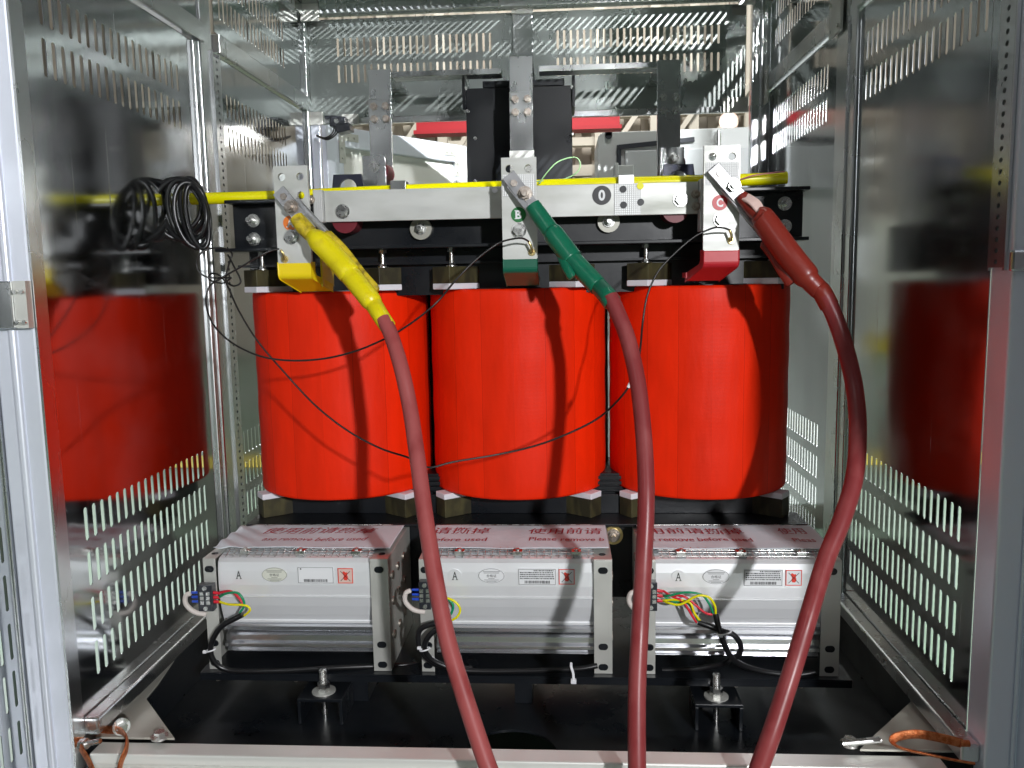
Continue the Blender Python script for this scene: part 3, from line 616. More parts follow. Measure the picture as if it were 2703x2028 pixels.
mb.box((-.80, 2.11, .0), (.56, 2.31, .12)).box((-.372, 2.25, -.52), (-.336, 2.27, -.02)).box((.108, 2.25, -.52), (.118, 2.27, -.02))  # black upright strips added behind the gaps between windings to keep them dark
for cx_ in CX: mb.cyl((cx_, YA, -.5), (cx_, YA, 0), .09, n=40)
tag(mb.build('laminated_core', M['blackp']), 'black laminated core seen between and under the windings', 'core')

# long aluminium bar marked 0
g = thing('neutral_busbar', (-.12, 1.95, .14), 'long flat aluminium bar marked 0, running across the front', 'busbar')
b0 = at(700, 445, Y=1.95); 
MB().box((-.553, 1.948, .140), (.3075, 1.958, .2115)).build('bar', M['bar'], g, bev=.001)
MB().box((-.574, 1.930, .1385), (-.5535, 1.962, .2125)).build('end_plate', M['knurl'], g, bev=.001)
MB().box((.308, 1.925, .10), (.3225, 1.962, .215)).build('end_plate', M['knurl'], g, bev=.001)
MB().box((-.118, 1.9462, .1405), (-.073, 1.9475, .211)).build('knurled_patch', M['knurl'], g)
MB().box((.118, 1.9462, .1405), (.178, 1.9475, .211)).build('knurled_patch', M['knurl'], g)
for px, py in ((740, 457), (1470, 431)):
    p = at(px, py, Y=1.945); mb = MB(); boltY(mb, p.x, p.z, 1.9475, .0125, .0165, 0, .009); mb.build('bolt', M['steel'], g)
for px, py in ((672, 432), (1502, 420), (1503, 446)):
    p = at(px, py, Y=1.93); mb = MB(); boltY(mb, p.x, p.z, 1.9285, .008, .010, .006, .006); mb.build('bolt', M['oldsteel'], g)
mb = MB()
for px, py in ((1346, 409), (1347, 443), (1384, 437)):
    p = at(px, py, Y=1.9455); mb.cyl((p.x, 1.9461, p.z), (p.x, 1.9445, p.z), .0078, n=24)
mb.build('hole', M['blackp'], g)
p = at(1383, 402, Y=1.9455); MB().cyl((p.x, 1.9461, p.z), (p.x, 1.9445, p.z), .0078, n=24).build('hole', M['yelp'], g)
p = at(1069, 411, Y=1.9455); MB().cyl((p.x, 1.9461, p.z), (p.x, 1.9445, p.z), .0065, n=24).build('hole', M['pad'], g)
def badge(g, ch, x, y, z, r, m, letter=None):
    MB().cyl((x, y, z), (x, y-.0006, z), r, n=40).build('badge', M[m], g)
    h = r*1.15; mb = MB(); yy = y-.0012
    wd = {'A': .78, 'B': .72, 'C': .74, '0': .62}[ch]*h
    textmb(mb, ch, (x-wd/2, yy, z-h/2), (1, 0, 0), (0, 0, 1), h, wd, bold=.035)
    t = h*.09   # serifs
    if ch == 'A':
        for s_ in (-1, 1): mb.box((x+s_*wd*.44-h*.15, yy-.0002, z-h/2), (x+s_*wd*.44+h*.15, yy, z-h/2+t))
    if ch == 'B':
        for s_ in (-1, 1): mb.box((x-wd*.62, yy-.0002, z+s_*(h/2-t/2)-t/2), (x-wd*.2, yy, z+s_*(h/2-t/2)+t/2))
    if ch == 'C':
        mb.box((x+wd*.42, yy-.0002, z+h*.12), (x+wd*.5, yy, z+h*.46)); mb.box((x+wd*.42, yy-.0002, z-h*.46), (x+wd*.5, yy, z-h*.28))
    mb.build('letter', letter or M['paper'], g)
p = at(1300, 422, Y=1.946); badge(g, '0', p.x, 1.9474, p.z, .0215, 'bblack')

# phase terminals
def terminal(lt, xc, ztop, zsp, zbot, backx, foot, bad, lab, dx):
    g = thing('phase_terminal', (xc, 1.87, zbot), lab, 'terminal', 'lettered phase terminals')
    w2 = .0385; x0, x1 = xc-w2, xc+w2; Yf = 1.866
    # plate with four through holes in its upper corners
    mb = MB(); hs = [(xc-.021, ztop-.024), (xc+.021, ztop-.024), (xc+.021, ztop-.065)]
    rows = [(ztop, ztop-.045, [hs[0], hs[1]]), (ztop-.045, ztop-.085, [hs[2]]), (ztop-.085, zsp, [])]
    def cellh(a, b, lo, hi, c, r):
        n = 12
        for y in (Yf, Yf+.010):
            for s_ in (1, -1):
                arc = [(c[0]+s_*r*math.sin(math.pi*k/n), c[1]+r*math.cos(math.pi*k/n)) for k in range(n+1)]
                e = b if s_ > 0 else a
                poly = [(c[0], lo), (e, lo), (e, hi), (c[0], hi)]+arc
                mb.add([(p, y, q) for p, q in poly], [tuple(range(len(poly)))])
        ring = [(c[0]+r*math.cos(2*math.pi*k/24), c[1]+r*math.sin(2*math.pi*k/24)) for k in range(24)]
        mb.add([(p, Yf, q) for p, q in ring]+[(p, Yf+.01, q) for p, q in ring], [(k, (k+1) % 24, 24+(k+1) % 24, 24+k) for k in range(24)])
    def rect(a, b, lo, hi):
        for y in (Yf, Yf+.01): mb.add([(a, y, lo), (b, y, lo), (b, y, hi), (a, y, hi)], [(0, 1, 2, 3)])
    for hi, lo, hh in rows:
        if len(hh) == 2: cellh(x0, xc, lo, hi, hh[0], .0085); cellh(xc, x1, lo, hi, hh[1], .0085)
        elif len(hh) == 1: rect(x0, xc, lo, hi); cellh(xc, x1, lo, hi, hh[0], .0085)
        else: rect(x0, x1, lo, hi)
    for x in (x0, x1): mb.add([(x, Yf, zsp), (x, Yf+.01, zsp), (x, Yf+.01, ztop), (x, Yf, ztop)], [(0, 1, 2, 3)])
    mb.add([(x0, Yf, ztop), (x1, Yf, ztop), (x1, Yf+.01, ztop), (x0, Yf+.01, ztop)], [(0, 1, 2, 3)])
    mb.build('plate', M['bar'], g)
    MB().box((x0+.003, Yf-.0012, ztop-.083), (x1-.003, Yf-.0003, ztop-.036)).build('knurled_patch', M['knurl'], g) if lt != 'A' else None
    # coloured foot: bends back and down toward the winding
    mb = MB(); t = .012; n = 6
    prof = [(Yf-.0015, zsp+.001), (Yf-.0015, zbot+.042)] + [(Yf-.0015+.014*(1-math.cos(k*.3)), zbot+.042-.014*math.sin(k*.3)) for k in range(1, 5)] + [(Yf+.085, zbot)]
    prof2 = [(Yf+t, zsp+.001), (Yf+t, zbot+.046), (Yf+t+.006, zbot+.036), (Yf+.085, zbot+.016)]
    f_ = prof+prof2[::-1]; k = len(f_)
    def px_(y, s_): return (x0 if s_ else x1)+dx*(y-Yf)/.085
    mb.add([(px_(y, 1), y, z) for y, z in f_]+[(px_(y, 0), y, z) for y, z in f_], [tuple(range(k)), tuple(range(k, 2*k))[::-1]]+[(j, (j+1) % k, k+(j+1) % k, k+j) for j in range(k)])
    mb.build('foot', M[foot], g, bev=.002)
    mb = MB(); b = .085; mb.box((x1-.004+dx*.6, Yf+.035, zbot+.012), (x1+dx*.6, Yf+.13, zbot+.085)) if lt == 'A' else mb.box((x0+dx, Yf+.075, zbot+.008), (x1+dx, Yf+.135, zbot+.02))
    mb.build('strap', M[foot], g)
    mb = MB(); return g, Yf, x0, x1
TER = {}
for lt, xc, ztop, zsp, zbot, foot, bad, dx, lab in (
    ('A', -.6035, .259, .044, -.021, 'yelfoot', 'orange', .022, 'left lettered terminal, white plate with orange A badge and yellow foot'),
    ('B', -.0945, .264, .043, -.016, 'grnfoot', 'bgreen', .002, 'middle lettered terminal with green B badge and green foot'),
    ('C', .3445, .278, .053, -.012, 'redfoot', 'bred', -.026, 'right lettered terminal with red C badge and crimson foot')):
    g, Yf, x0, x1 = terminal(lt, xc, ztop, zsp, zbot, 0, foot, bad, lab, dx); TER[lt] = (g, xc)
    pb = {'A': (627, 482), 'B': (1120, 464), 'C': (1555, 438)}[lt]; p = at(*pb, Y=1.865)
    badge(g, lt, p.x, Yf-.0004, p.z, .0165, bad)
    pb = {'A': (628, 512), 'B': (1121, 498), 'C': (1558, 474)}[lt]; p = at(*pb, Y=1.862)
    mb = MB(); boltY(mb, p.x, p.z, Yf-.0005, .0125, .0165, 0, .010); mb.build('bolt', M['steel'], g)
    pb = {'A': (614, 560), 'B': (1149, 545), 'C': (1580, 520)}[lt]; p = at(*pb, Y=1.862)
    mb = MB().cyl((p.x, Yf-.0005, p.z), (p.x, Yf-.006, p.z), .0085, .007, n=20).box((p.x-.005, Yf-.0068, p.z-.001), (p.x+.005, Yf-.0055, p.z+.001)).box((p.x-.001, Yf-.0068, p.z-.005), (p.x+.001, Yf-.0055, p.z+.005))
    mb.build('earth_screw', M['brass'], g)
# red round insulators peeping below the bar
for px, py, lab in ((752, 478, 'maroon round insulator under the left end of the long bar'), (1455, 455, 'maroon round insulator under the right end of the long bar')):
    p = at(px, py, Y=1.99)
    g = thing('insulator', (p.x, 2.0, p.z), lab, 'insulator', 'maroon insulators behind the long bar')
    MB().cyl((p.x, 2.017, p.z), (p.x, 1.9585, p.z), .030, n=36).build('body', M['maroon'], g, bev=.003)

# upright bars behind
vb_lab = ['left upright flat bar behind the windings', 'middle upright flat bar in front of the black case', 'right upright flat bar behind the windings']
for (x0, x1, zt, yy), lab, bxs in zip(((-.612, -.540, .668, 2.72), (-.160, -.088, .684, 2.68), (.299, .371, .668, 2.72)), vb_lab, (0, 1, 2)):
    g = thing('upright_busbar', ((x0+x1)/2, yy, 0), lab, 'busbar', 'upright bars behind the windings')
    MB().box((x0, yy, .50), (x1, yy+.010, zt)).box((x0, yy+.0102, zt-.012), (x1, yy+.32, zt)).build('upper_bar', M['barv'], g, bev=.001)
    MB().box((x0-.001, yy-.012, .0), (x1-.001, yy-.0003, .575)).build('lower_bar', M['barv'], g, bev=.001)
    for a in (-.019, .019):
        for b in (.513, .552):
            mb = MB(); mb.hexa(((x0+x1)/2+a, yy-.0125, b), ((x0+x1)/2+a, yy-.021, b), .0125); mb.cyl(((x0+x1)/2+a, yy-.021, b), ((x0+x1)/2+a, yy-.026, b), .009)
            mb.build('bolt', M['oldsteel' if bxs < 2 else 'steel'], g)
    if bxs != 1:
        c = -.578 if bxs == 0 else .331
        MB().box((c-.036, 2.60, .0), (c+.036, 2.61, .385)).build('foot_plate', M['barv'], g, bev=.001)
        mb = MB(); boltY(mb, c+(.0 if bxs == 0 else .005), .352, 2.6, .0125, .017, 0, .01); mb.build('bolt', M['steel'], g)
        MB().cyl((c+.012, 2.611, .34), (c+.012, 2.707, .34), .030, n=30).build('insulator', M['maroon'], g)
    else:
        MB().box((x0-.002, yy-.030, .33), (x1+.002, yy-.0125, .395)).build('joint_plate', M['bar'], g)
for x0, x1, z, lab in ((-.539, -.19, .665, 'thin horizontal bar left of the middle upright'), (-.07, .2985, .668, 'thin horizontal bar right of the middle upright')):
    tag(MB().box((x0, 2.74, z-.018), (x1, 2.80, z)).build('cross_busbar', M['barv'], None, bev=.001), lab, 'busbar', 'thin cross bars behind the windings')
# black case in the middle
g = thing('black_case', (-.14, 2.9, .2), 'tall black sheet metal case behind the middle upright bar', 'case')
MB().box((-.317, 2.85, .0), (.035, 3.00, .63)).box((-.26, 2.85, .6302), (.01, 3.0, .652)).build('shell', M['blackp'], g, bev=.002)
MB().box((-.327, 2.84, .56), (-.3172, 3.0, .66)).box((.0352, 2.84, .56), (.045, 3.0, .665)).build('ear', M['blackp'], g, bev=.001)
mb = MB()
for px, py in ((1026, 298), (1026, 390), (1005, 190), (1236, 187), (1118, 200), (1236, 290), (1010, 240)):
    p = at(px, py, Y=2.838); mb.hexa((p.x, 2.8495, p.z), (p.x, 2.842, p.z), .006); mb.cyl((p.x, 2.842, p.z), (p.x, 2.834, p.z), .003, n=8)
mb.build('screw', M['steel'], g)
# plates with round openings
for px, lab in ((751, 'dark arch-topped plate with round opening left of the left upright bar'), (1466, 'dark navy plate with round opening near the C terminal')):
    c = at(px, 400, Y=2.5)
    mb = MB(); n = 24; hw0, hw1, zt, zb = .050, .042, .318 + (0 if px < 1000 else .004), .20; r = .027; zc = .278
    for y in (2.50, 2.515):
        for s_ in (1, -1):
            arc = [(s_*r*math.sin(math.pi*k/n), zc+r*math.cos(math.pi*k/n)) for k in range(n+1)]
            poly = [(0, zb), (s_*hw0*1.15, zb), (s_*hw1, zt), (0, zt)]+arc
            mb.add([(c.x+p, y, q) for p, q in poly], [tuple(range(len(poly)))])
    ring = [(c.x+r*math.cos(2*math.pi*k/36), zc+r*math.sin(2*math.pi*k/36)) for k in range(36)]
    mb.add([(p, 2.5, q) for p, q in ring]+[(p, 2.515, q) for p, q in ring], [(k, (k+1) % 36, 36+(k+1) % 36, 36+k) for k in range(36)])
    for s_ in (1, -1):
        mb.add([(c.x+s_*hw0*1.15, 2.5, zb), (c.x+s_*hw1, 2.5, zt), (c.x+s_*hw1, 2.515, zt), (c.x+s_*hw0*1.15, 2.515, zb)], [(0, 1, 2, 3)])
    mb.add([(c.x-hw1, 2.5, zt), (c.x+hw1, 2.5, zt), (c.x+hw1, 2.515, zt), (c.x-hw1, 2.515, zt)], [(0, 1, 2, 3)])
    tag(mb.build('support_plate', M['blue']), lab, 'support plate', 'dark plates with round openings')

# yellow insulated pipe
yl = smoothpath([at(414, 430, Y=1.985), at(590, 425, Y=1.985), at(700, 420, Y=1.99), at(900, 411, Y=1.99), at(1300, 397, Y=1.99), at(1600, 389, Y=1.99), at(1700, 384, Y=1.985)], 6)
g = thing('yellow_pipe', (0, 1.985, .2), 'long yellow pipe lying across behind the long bar', 'pipe')
MB().tube(yl, .0140, 20).build('pipe', M['yelp'], g)
for px in (862, 1352): p = at(px, 400, Y=1.975); MB().box((p.x-.018, 1.962, .205), (p.x+.018, 2.0, .2325)).build('clip', M['barv'], g, bev=.001)

# coil of black cable hanging on the left end of the pipe
g = thing('cable_coil', (-.85, 1.93, .1), 'coiled glossy black cable hung on the left end of the yellow pipe', 'cable coil')
def ring(cx_, cy_, a, b, tilt, Y, ph, dy=.02, n=40, turns=1.0):
    out = []
    for k in range(int(n*turns)+1):
        t = ph+2*math.pi*k/n; x = a*math.cos(t); y = b*math.sin(t)
        px = cx_+x*math.cos(tilt)-y*math.sin(tilt); py = cy_+x*math.sin(tilt)+y*math.cos(tilt)
        out.append(at(px, py, Y=Y+dy*math.sin(t+ph)))
    return out
mb = MB()
for a in ((383, 449, 62, 63, .3, 1.90, 0, .015), (388, 452, 54, 66, -.1, 1.895, 1, .02), (378, 446, 57, 56, .5, 1.905, 2, .02), (407, 462, 40, 76, -.35, 1.89, .5, .015), (415, 465, 36, 72, -.22, 1.88, 1.5, .015),
          (420, 458, 28, 74, -.18, 1.89, 3, .02), (398, 455, 46, 68, -.28, 1.885, 4, .02), (426, 468, 22, 70, -.2, 1.875, 2.5, .01), (405, 452, 33, 66, -.45, 1.90, 5, .01)):
    mb.tube(ring(*a), .0055, 10, caps=False)
mb.build('loops', M['blackrub'], g)
MB().cyl(at(372, 425, Y=1.92), at(368, 470, Y=1.92), .010, .004, n=14).build('clamp_jaw', M['steel'], g)

# heavy cables with lugs
def vpath(rows, k=6):
    """rows (px, py, Y, radius)"""
    P = [at(a, b, Y=y) for a, b, y, r in rows]; S = smoothpath(P, k)
    R = []
    for i in range(len(rows)-1):
        for j in range(k): R.append(rows[i][3]+(rows[i+1][3]-rows[i][3])*j/k)
    R.append(rows[-1][3]); return S, R
def flatbar(mb, p, q, wd, t):
    p = Vector(p); q = Vector(q); d = (q-p).normalized(); s_ = d.cross(Vector((0, 1, 0))).normalized()*wd/2; n_ = d.cross(s_).normalized()*t/2
    vs = [p-s_-n_, p+s_-n_, p+s_+n_, p-s_+n_, q-s_-n_, q+s_-n_, q+s_+n_, q-s_+n_]
    mb.add(vs, [(0, 1, 2, 3), (7, 6, 5, 4), (0, 4, 5, 1), (1, 5, 6, 2), (2, 6, 7, 3), (3, 7, 4, 0)])
CAB = {
 'A': dict(cable=[(828, 690, 1.66, .0150), (845, 725, 1.64, .0150), (868, 800, 1.60, .0150), (887, 890, 1.57, .0150), (903, 1000, 1.52, .0152), (919, 1120, 1.47, .0152), (940, 1250, 1.42, .0153), (966, 1380, 1.37, .0153), (1002, 1500, 1.33, .0154), (1048, 1640, 1.30, .0155), (1080, 1720, 1.28, .0155)],
           sleeve=[(645, 475, 1.835, .0150), (665, 498, 1.825, .0165), (673, 508, 1.82, .0150), (690, 522, 1.80, .0245), (720, 552, 1.78, .0245), (752, 588, 1.75, .0245), (760, 598, 1.745, .0222), (800, 648, 1.70, .0215), (806, 656, 1.70, .0180), (822, 682, 1.67, .0172), (838, 706, 1.655, .0168)],
           mat='yel', plate=((602, 412), (672, 500)), bolts=((612, 425), (630, 448)), flap=((700, 505), (812, 632)), edge=((640, 432), (738, 540)), lab='long dull red cable with yellow sleeve, bolted to the A terminal'),
 'B': dict(cable=[(1318, 640, 1.68, .0160), (1340, 690, 1.66, .0160), (1358, 740, 1.64, .0160), (1378, 830, 1.60, .0158), (1391, 950, 1.55, .0157), (1396, 1080, 1.50, .0156), (1390, 1220, 1.46, .0156), (1382, 1360, 1.41, .0156), (1376, 1500, 1.37, .0156), (1376, 1650, 1.33, .0156), (1378, 1740, 1.31, .0156)],
           sleeve=[(1150, 443, 1.83, .0170), (1165, 465, 1.825, .0185), (1190, 500, 1.81, .0195), (1197, 508, 1.805, .0225), (1235, 558, 1.78, .0225), (1240, 565, 1.775, .0208), (1285, 612, 1.74, .0205), (1296, 622, 1.73, .0185), (1312, 640, 1.69, .0190), (1323, 655, 1.68, .0195)],
           mat='grn', plate=((1098, 378), (1172, 478)), bolts=((1110, 396), (1134, 419)), flap=((1190, 520), (1236, 600)), edge=((1098, 400), (1180, 500)), lab='long dull red cable with green sleeve, bolted to the B terminal'),
 'C': dict(cable=[(1782, 640, 1.72, .0170), (1805, 690, 1.71, .0168), (1828, 760, 1.70, .0167), (1846, 840, 1.68, .0167), (1853, 930, 1.64, .0167), (1846, 1030, 1.59, .0166), (1820, 1120, 1.54, .0165), (1784, 1210, 1.50, .0164), (1750, 1320, 1.45, .0162), (1714, 1440, 1.41, .0162), (1672, 1570, 1.37, .0164), (1640, 1660, 1.35, .0164), (1616, 1740, 1.33, .0164)],
           sleeve=[(1632, 462, 1.80, .0150), (1645, 470, 1.80, .0250), (1660, 490, 1.79, .0265), (1700, 545, 1.76, .0265), (1740, 595, 1.74, .0262), (1750, 607, 1.735, .0205), (1768, 625, 1.73, .0200), (1776, 632, 1.725, .0190), (1792, 662, 1.718, .0190)],
           mat='redsl', plate=((1540, 362), (1606, 436)), bolts=((1556, 375), (1583, 402)), flap=((1650, 520), (1712, 612)), edge=((1560, 405), (1652, 512)), lab='long dull red cable with brick red sleeve, bolted to the C terminal')}
for k, c in CAB.items():
    p0 = at(*c['plate'][0], Y=1.852)
    g = thing('power_cable', p0, c['lab'], 'power cable', 'heavy cables on the phase terminals')
    S, R = vpath(c['cable'], 8); MB().tube(S, R, 20).build('cable', M['cablea' if k == 'A' else 'cable'], g)
    S, R = vpath(c['sleeve'], 5); MB().tube(S, R, 22).build('sleeve', M[c['mat']], g)
    q0 = at(*c['plate'][1], Y=1.842); mb = MB(); flatbar(mb, p0, q0, .031, .009); mb.build('lug', M['lug'], g, bev=.001)
    mb = MB(); e0 = at(*c['edge'][0], Y=1.856); e1 = at(*c['edge'][1], Y=1.83)
    flatbar(mb, e0, e1, .014, .012); mb.build('clamp_arm', M['lug'], g, bev=.002)
    for i, b in enumerate(c['bolts']):
        p = at(*b, Y=1.845); mb = MB()
        if i: mb.cyl((p.x, 1.8495, p.z), (p.x, 1.842, p.z), .0165, n=28); mb.hexa((p.x, 1.842, p.z), (p.x, 1.829, p.z), .0125); mb.cyl((p.x, 1.829, p.z), (p.x, 1.819, p.z), .0068)
        else: mb.hexa((p.x, 1.8495, p.z), (p.x, 1.8425, p.z), .0080)
        mb.build('lug_bolt', M['oldsteel' if i < 1 or k != 'C' else 'steel'], g)
    f0 = at(*c['flap'][0], Y=1.80); f1 = at(*c['flap'][1], Y=1.745); mb = MB()
    fl = smoothpath([f0, f0.lerp(f1, .3)+Vector((.004, .006, 0)), f0.lerp(f1, .7), f1], 4)
    wdt = {'A': .0155, 'B': .010, 'C': .014}[k]
    mb.tube(fl, [wdt*.55]+[wdt]*(len(fl)-2)+[wdt*.8], 12, flat=.45, fax=(.2, 1, .1)); mb.build('flap', M['yeld' if k == 'A' else c['mat']], g)
    if k == 'A':
        mb = MB(); S, R = vpath([(640, 470, 1.83, .0155), (655, 490, 1.825, .0175), (668, 503, 1.82, .0175), (676, 512, 1.815, .016)], 4); mb.tube(S, R, 18); mb.build('tape', M['yeld'], g)
    if k == 'C':
        mb = MB(); S, R = vpath([(1600, 422, 1.832, .012), (1615, 438, 1.828, .016), (1630, 455, 1.82, .017), (1640, 466, 1.81, .015)], 4); mb.tube(S, R, 16)
        mb.build('bare_end', M['redsl'], g)
        mb = MB()
        for t in range(5): mb.tube(smoothpath([at(1604+t*3, 430-t*2, Y=1.822), at(1622+t*4, 440-t, Y=1.804), at(1640+t*2, 462-t*2, Y=1.80)], 4), .004, 8)
        mb.build('tape', M['clear'], g)

# thin test leads
def lead(rows, lab, ends):
    S = smoothpath([at(a, b, Y=y) for a, b, y in rows], 6)
    g = thing('test_lead', S[0], lab, 'wire', 'thin black test leads')
    MB().tube(S, .0021, 8).build('wire', M['wire'], g)
    mb = MB()
    for (a, b), (c, d) in ends:
        mb.tube(smoothpath([at(a, b, Y=1.845), at((a+c)/2+2, (b+d)/2-1, Y=1.846), at(c, d, Y=1.853)], 3), .0030, 8)
    mb.build('lug', M['brass'], g)
lead([(1142, 522, 1.84), (1128, 515, 1.82), (1105, 517, 1.80), (1075, 527, 1.78), (1030, 560, 1.77), (985, 605, 1.76), (945, 652, 1.76), (900, 690, 1.73), (855, 720, 1.69), (830, 733, 1.68), (770, 758, 1.70), (700, 775, 1.72), (625, 779, 1.74), (560, 769, 1.76), (500, 740, 1.78), (460, 700, 1.80), (445, 655, 1.82), (452, 620, 1.83), (475, 603, 1.83), (515, 580, 1.83), (555, 556, 1.83), (585, 542, 1.84), (603, 538, 1.845)],
     'thin black wire looping from the green B terminal round to the A terminal', [((1142, 522), (1149, 545)), ((606, 540), (614, 560))])
lead([(1576, 497, 1.84), (1560, 492, 1.82), (1540, 493, 1.80), (1500, 512, 1.79), (1455, 550, 1.78), (1420, 590, 1.77), (1398, 640, 1.76), (1388, 700, 1.75), (1384, 745, 1.72), (1376, 800, 1.70), (1362, 830, 1.70), (1335, 865, 1.71), (1290, 905, 1.72), (1220, 940, 1.72), (1150, 965, 1.72), (1070, 983, 1.71), (980, 998, 1.68), (930, 1010, 1.66), (905, 1000, 1.64), (880, 988, 1.64), (820, 968, 1.68), (750, 930, 1.70), (680, 875, 1.73), (610, 800, 1.76), (555, 735, 1.78), (515, 670, 1.80), (490, 615, 1.82), (472, 594, 1.83), (455, 592, 1.84), (452, 604, 1.84), (480, 612, 1.84), (500, 600, 1.84)],
     'thin black wire sagging across the windings from the red C terminal', [((1576, 497), (1580, 520))])
lead([(500, 600, 1.85), (455, 600, 1.84), (432, 590, 1.83), (425, 572, 1.83), (430, 552, 1.83), (450, 538, 1.84), (480, 536, 1.86), (500, 546, 1.88), (498, 560, 1.88), (492, 580, 1.87), (488, 606, 1.86), (505, 618, 1.85), (520, 608, 1.85), (505, 575, 1.86), (495, 555, 1.88)],
     'short tangled black wire knotted near the left end of the top clamp', [])
p = at(1361, 829, Y=1.69); tag(MB().cyl(p+Vector((.004, 0, .008)), p-Vector((.004, 0, .008)), .0034, n=12).build('wire_tag', M['white']), 'small white sleeve tag on the thin wire beside the middle heavy cable', 'tag')
g = thing('earth_wire', at(1165, 397, Y=1.95), 'thin green and white wire looping above the long bar', 'wire')
MB().tube(smoothpath([at(1165, 397, Y=1.96), at(1180, 375, Y=1.99), at(1205, 350, Y=2.01), at(1240, 340, Y=2.02), at(1253, 352, Y=2.02), at(1247, 372, Y=2.01), at(1215, 388, Y=2.0), at(1160, 392, Y=1.975)], 7), .0016, 8).build('wire', mat('pale_green_wire', (.30, .52, .25), .4), g)
g = thing('pink_wire', at(1600, 385, Y=1.95), 'short pink wire lying on the right end of the yellow pipe', 'wire')
MB().tube(smoothpath([at(1600, 388, Y=1.97), at(1625, 380, Y=1.96), at(1665, 374, Y=1.96), at(1695, 371, Y=1.965)], 5), .0015, 8).build('wire', mat('pink_wire', (.55, .16, .2), .4), g)

# limit switch with wires at the back left corner
g = thing('limit_switch', at(740, 262, Y=3.0), 'small black switch with three wires in the left back corner', 'switch')
p = at(738, 265, Y=2.99)
MB().box((p.x-.035, 2.96, p.z-.02), (p.x+.02, 3.02, p.z+.018), Matrix.Rotation(.12, 3, 'Y')).box((p.x-.055, 2.97, p.z+.010), (p.x-.02, 3.02, p.z+.022)).box((p.x-.01, 2.94, p.z-.04), (p.x+.04, 3.0, p.z-.012), Matrix.Rotation(-.2, 3, 'Y')).build('body', M['bake'], g, bev=.003)
MB().box((p.x+.0, 3.0, p.z-.005), (p.x+.055, 3.022, p.z+.03)).build('mount', M['bracket'], g)
mb = MB(); mb.cyl((p.x-.01, 2.959, p.z), (p.x-.01, 2.954, p.z), .008)
mb.build('screw', M['steel'], g)
for k in range(3): MB().tube(smoothpath([at(722+3*k, 272, Y=2.97), at(718+5*k, 288, Y=2.95), at(702+3*k, 298+2*k, Y=2.95), at(684, 292+k, Y=2.98)], 5), .0025, 8).build('wire', M['wire'], g)

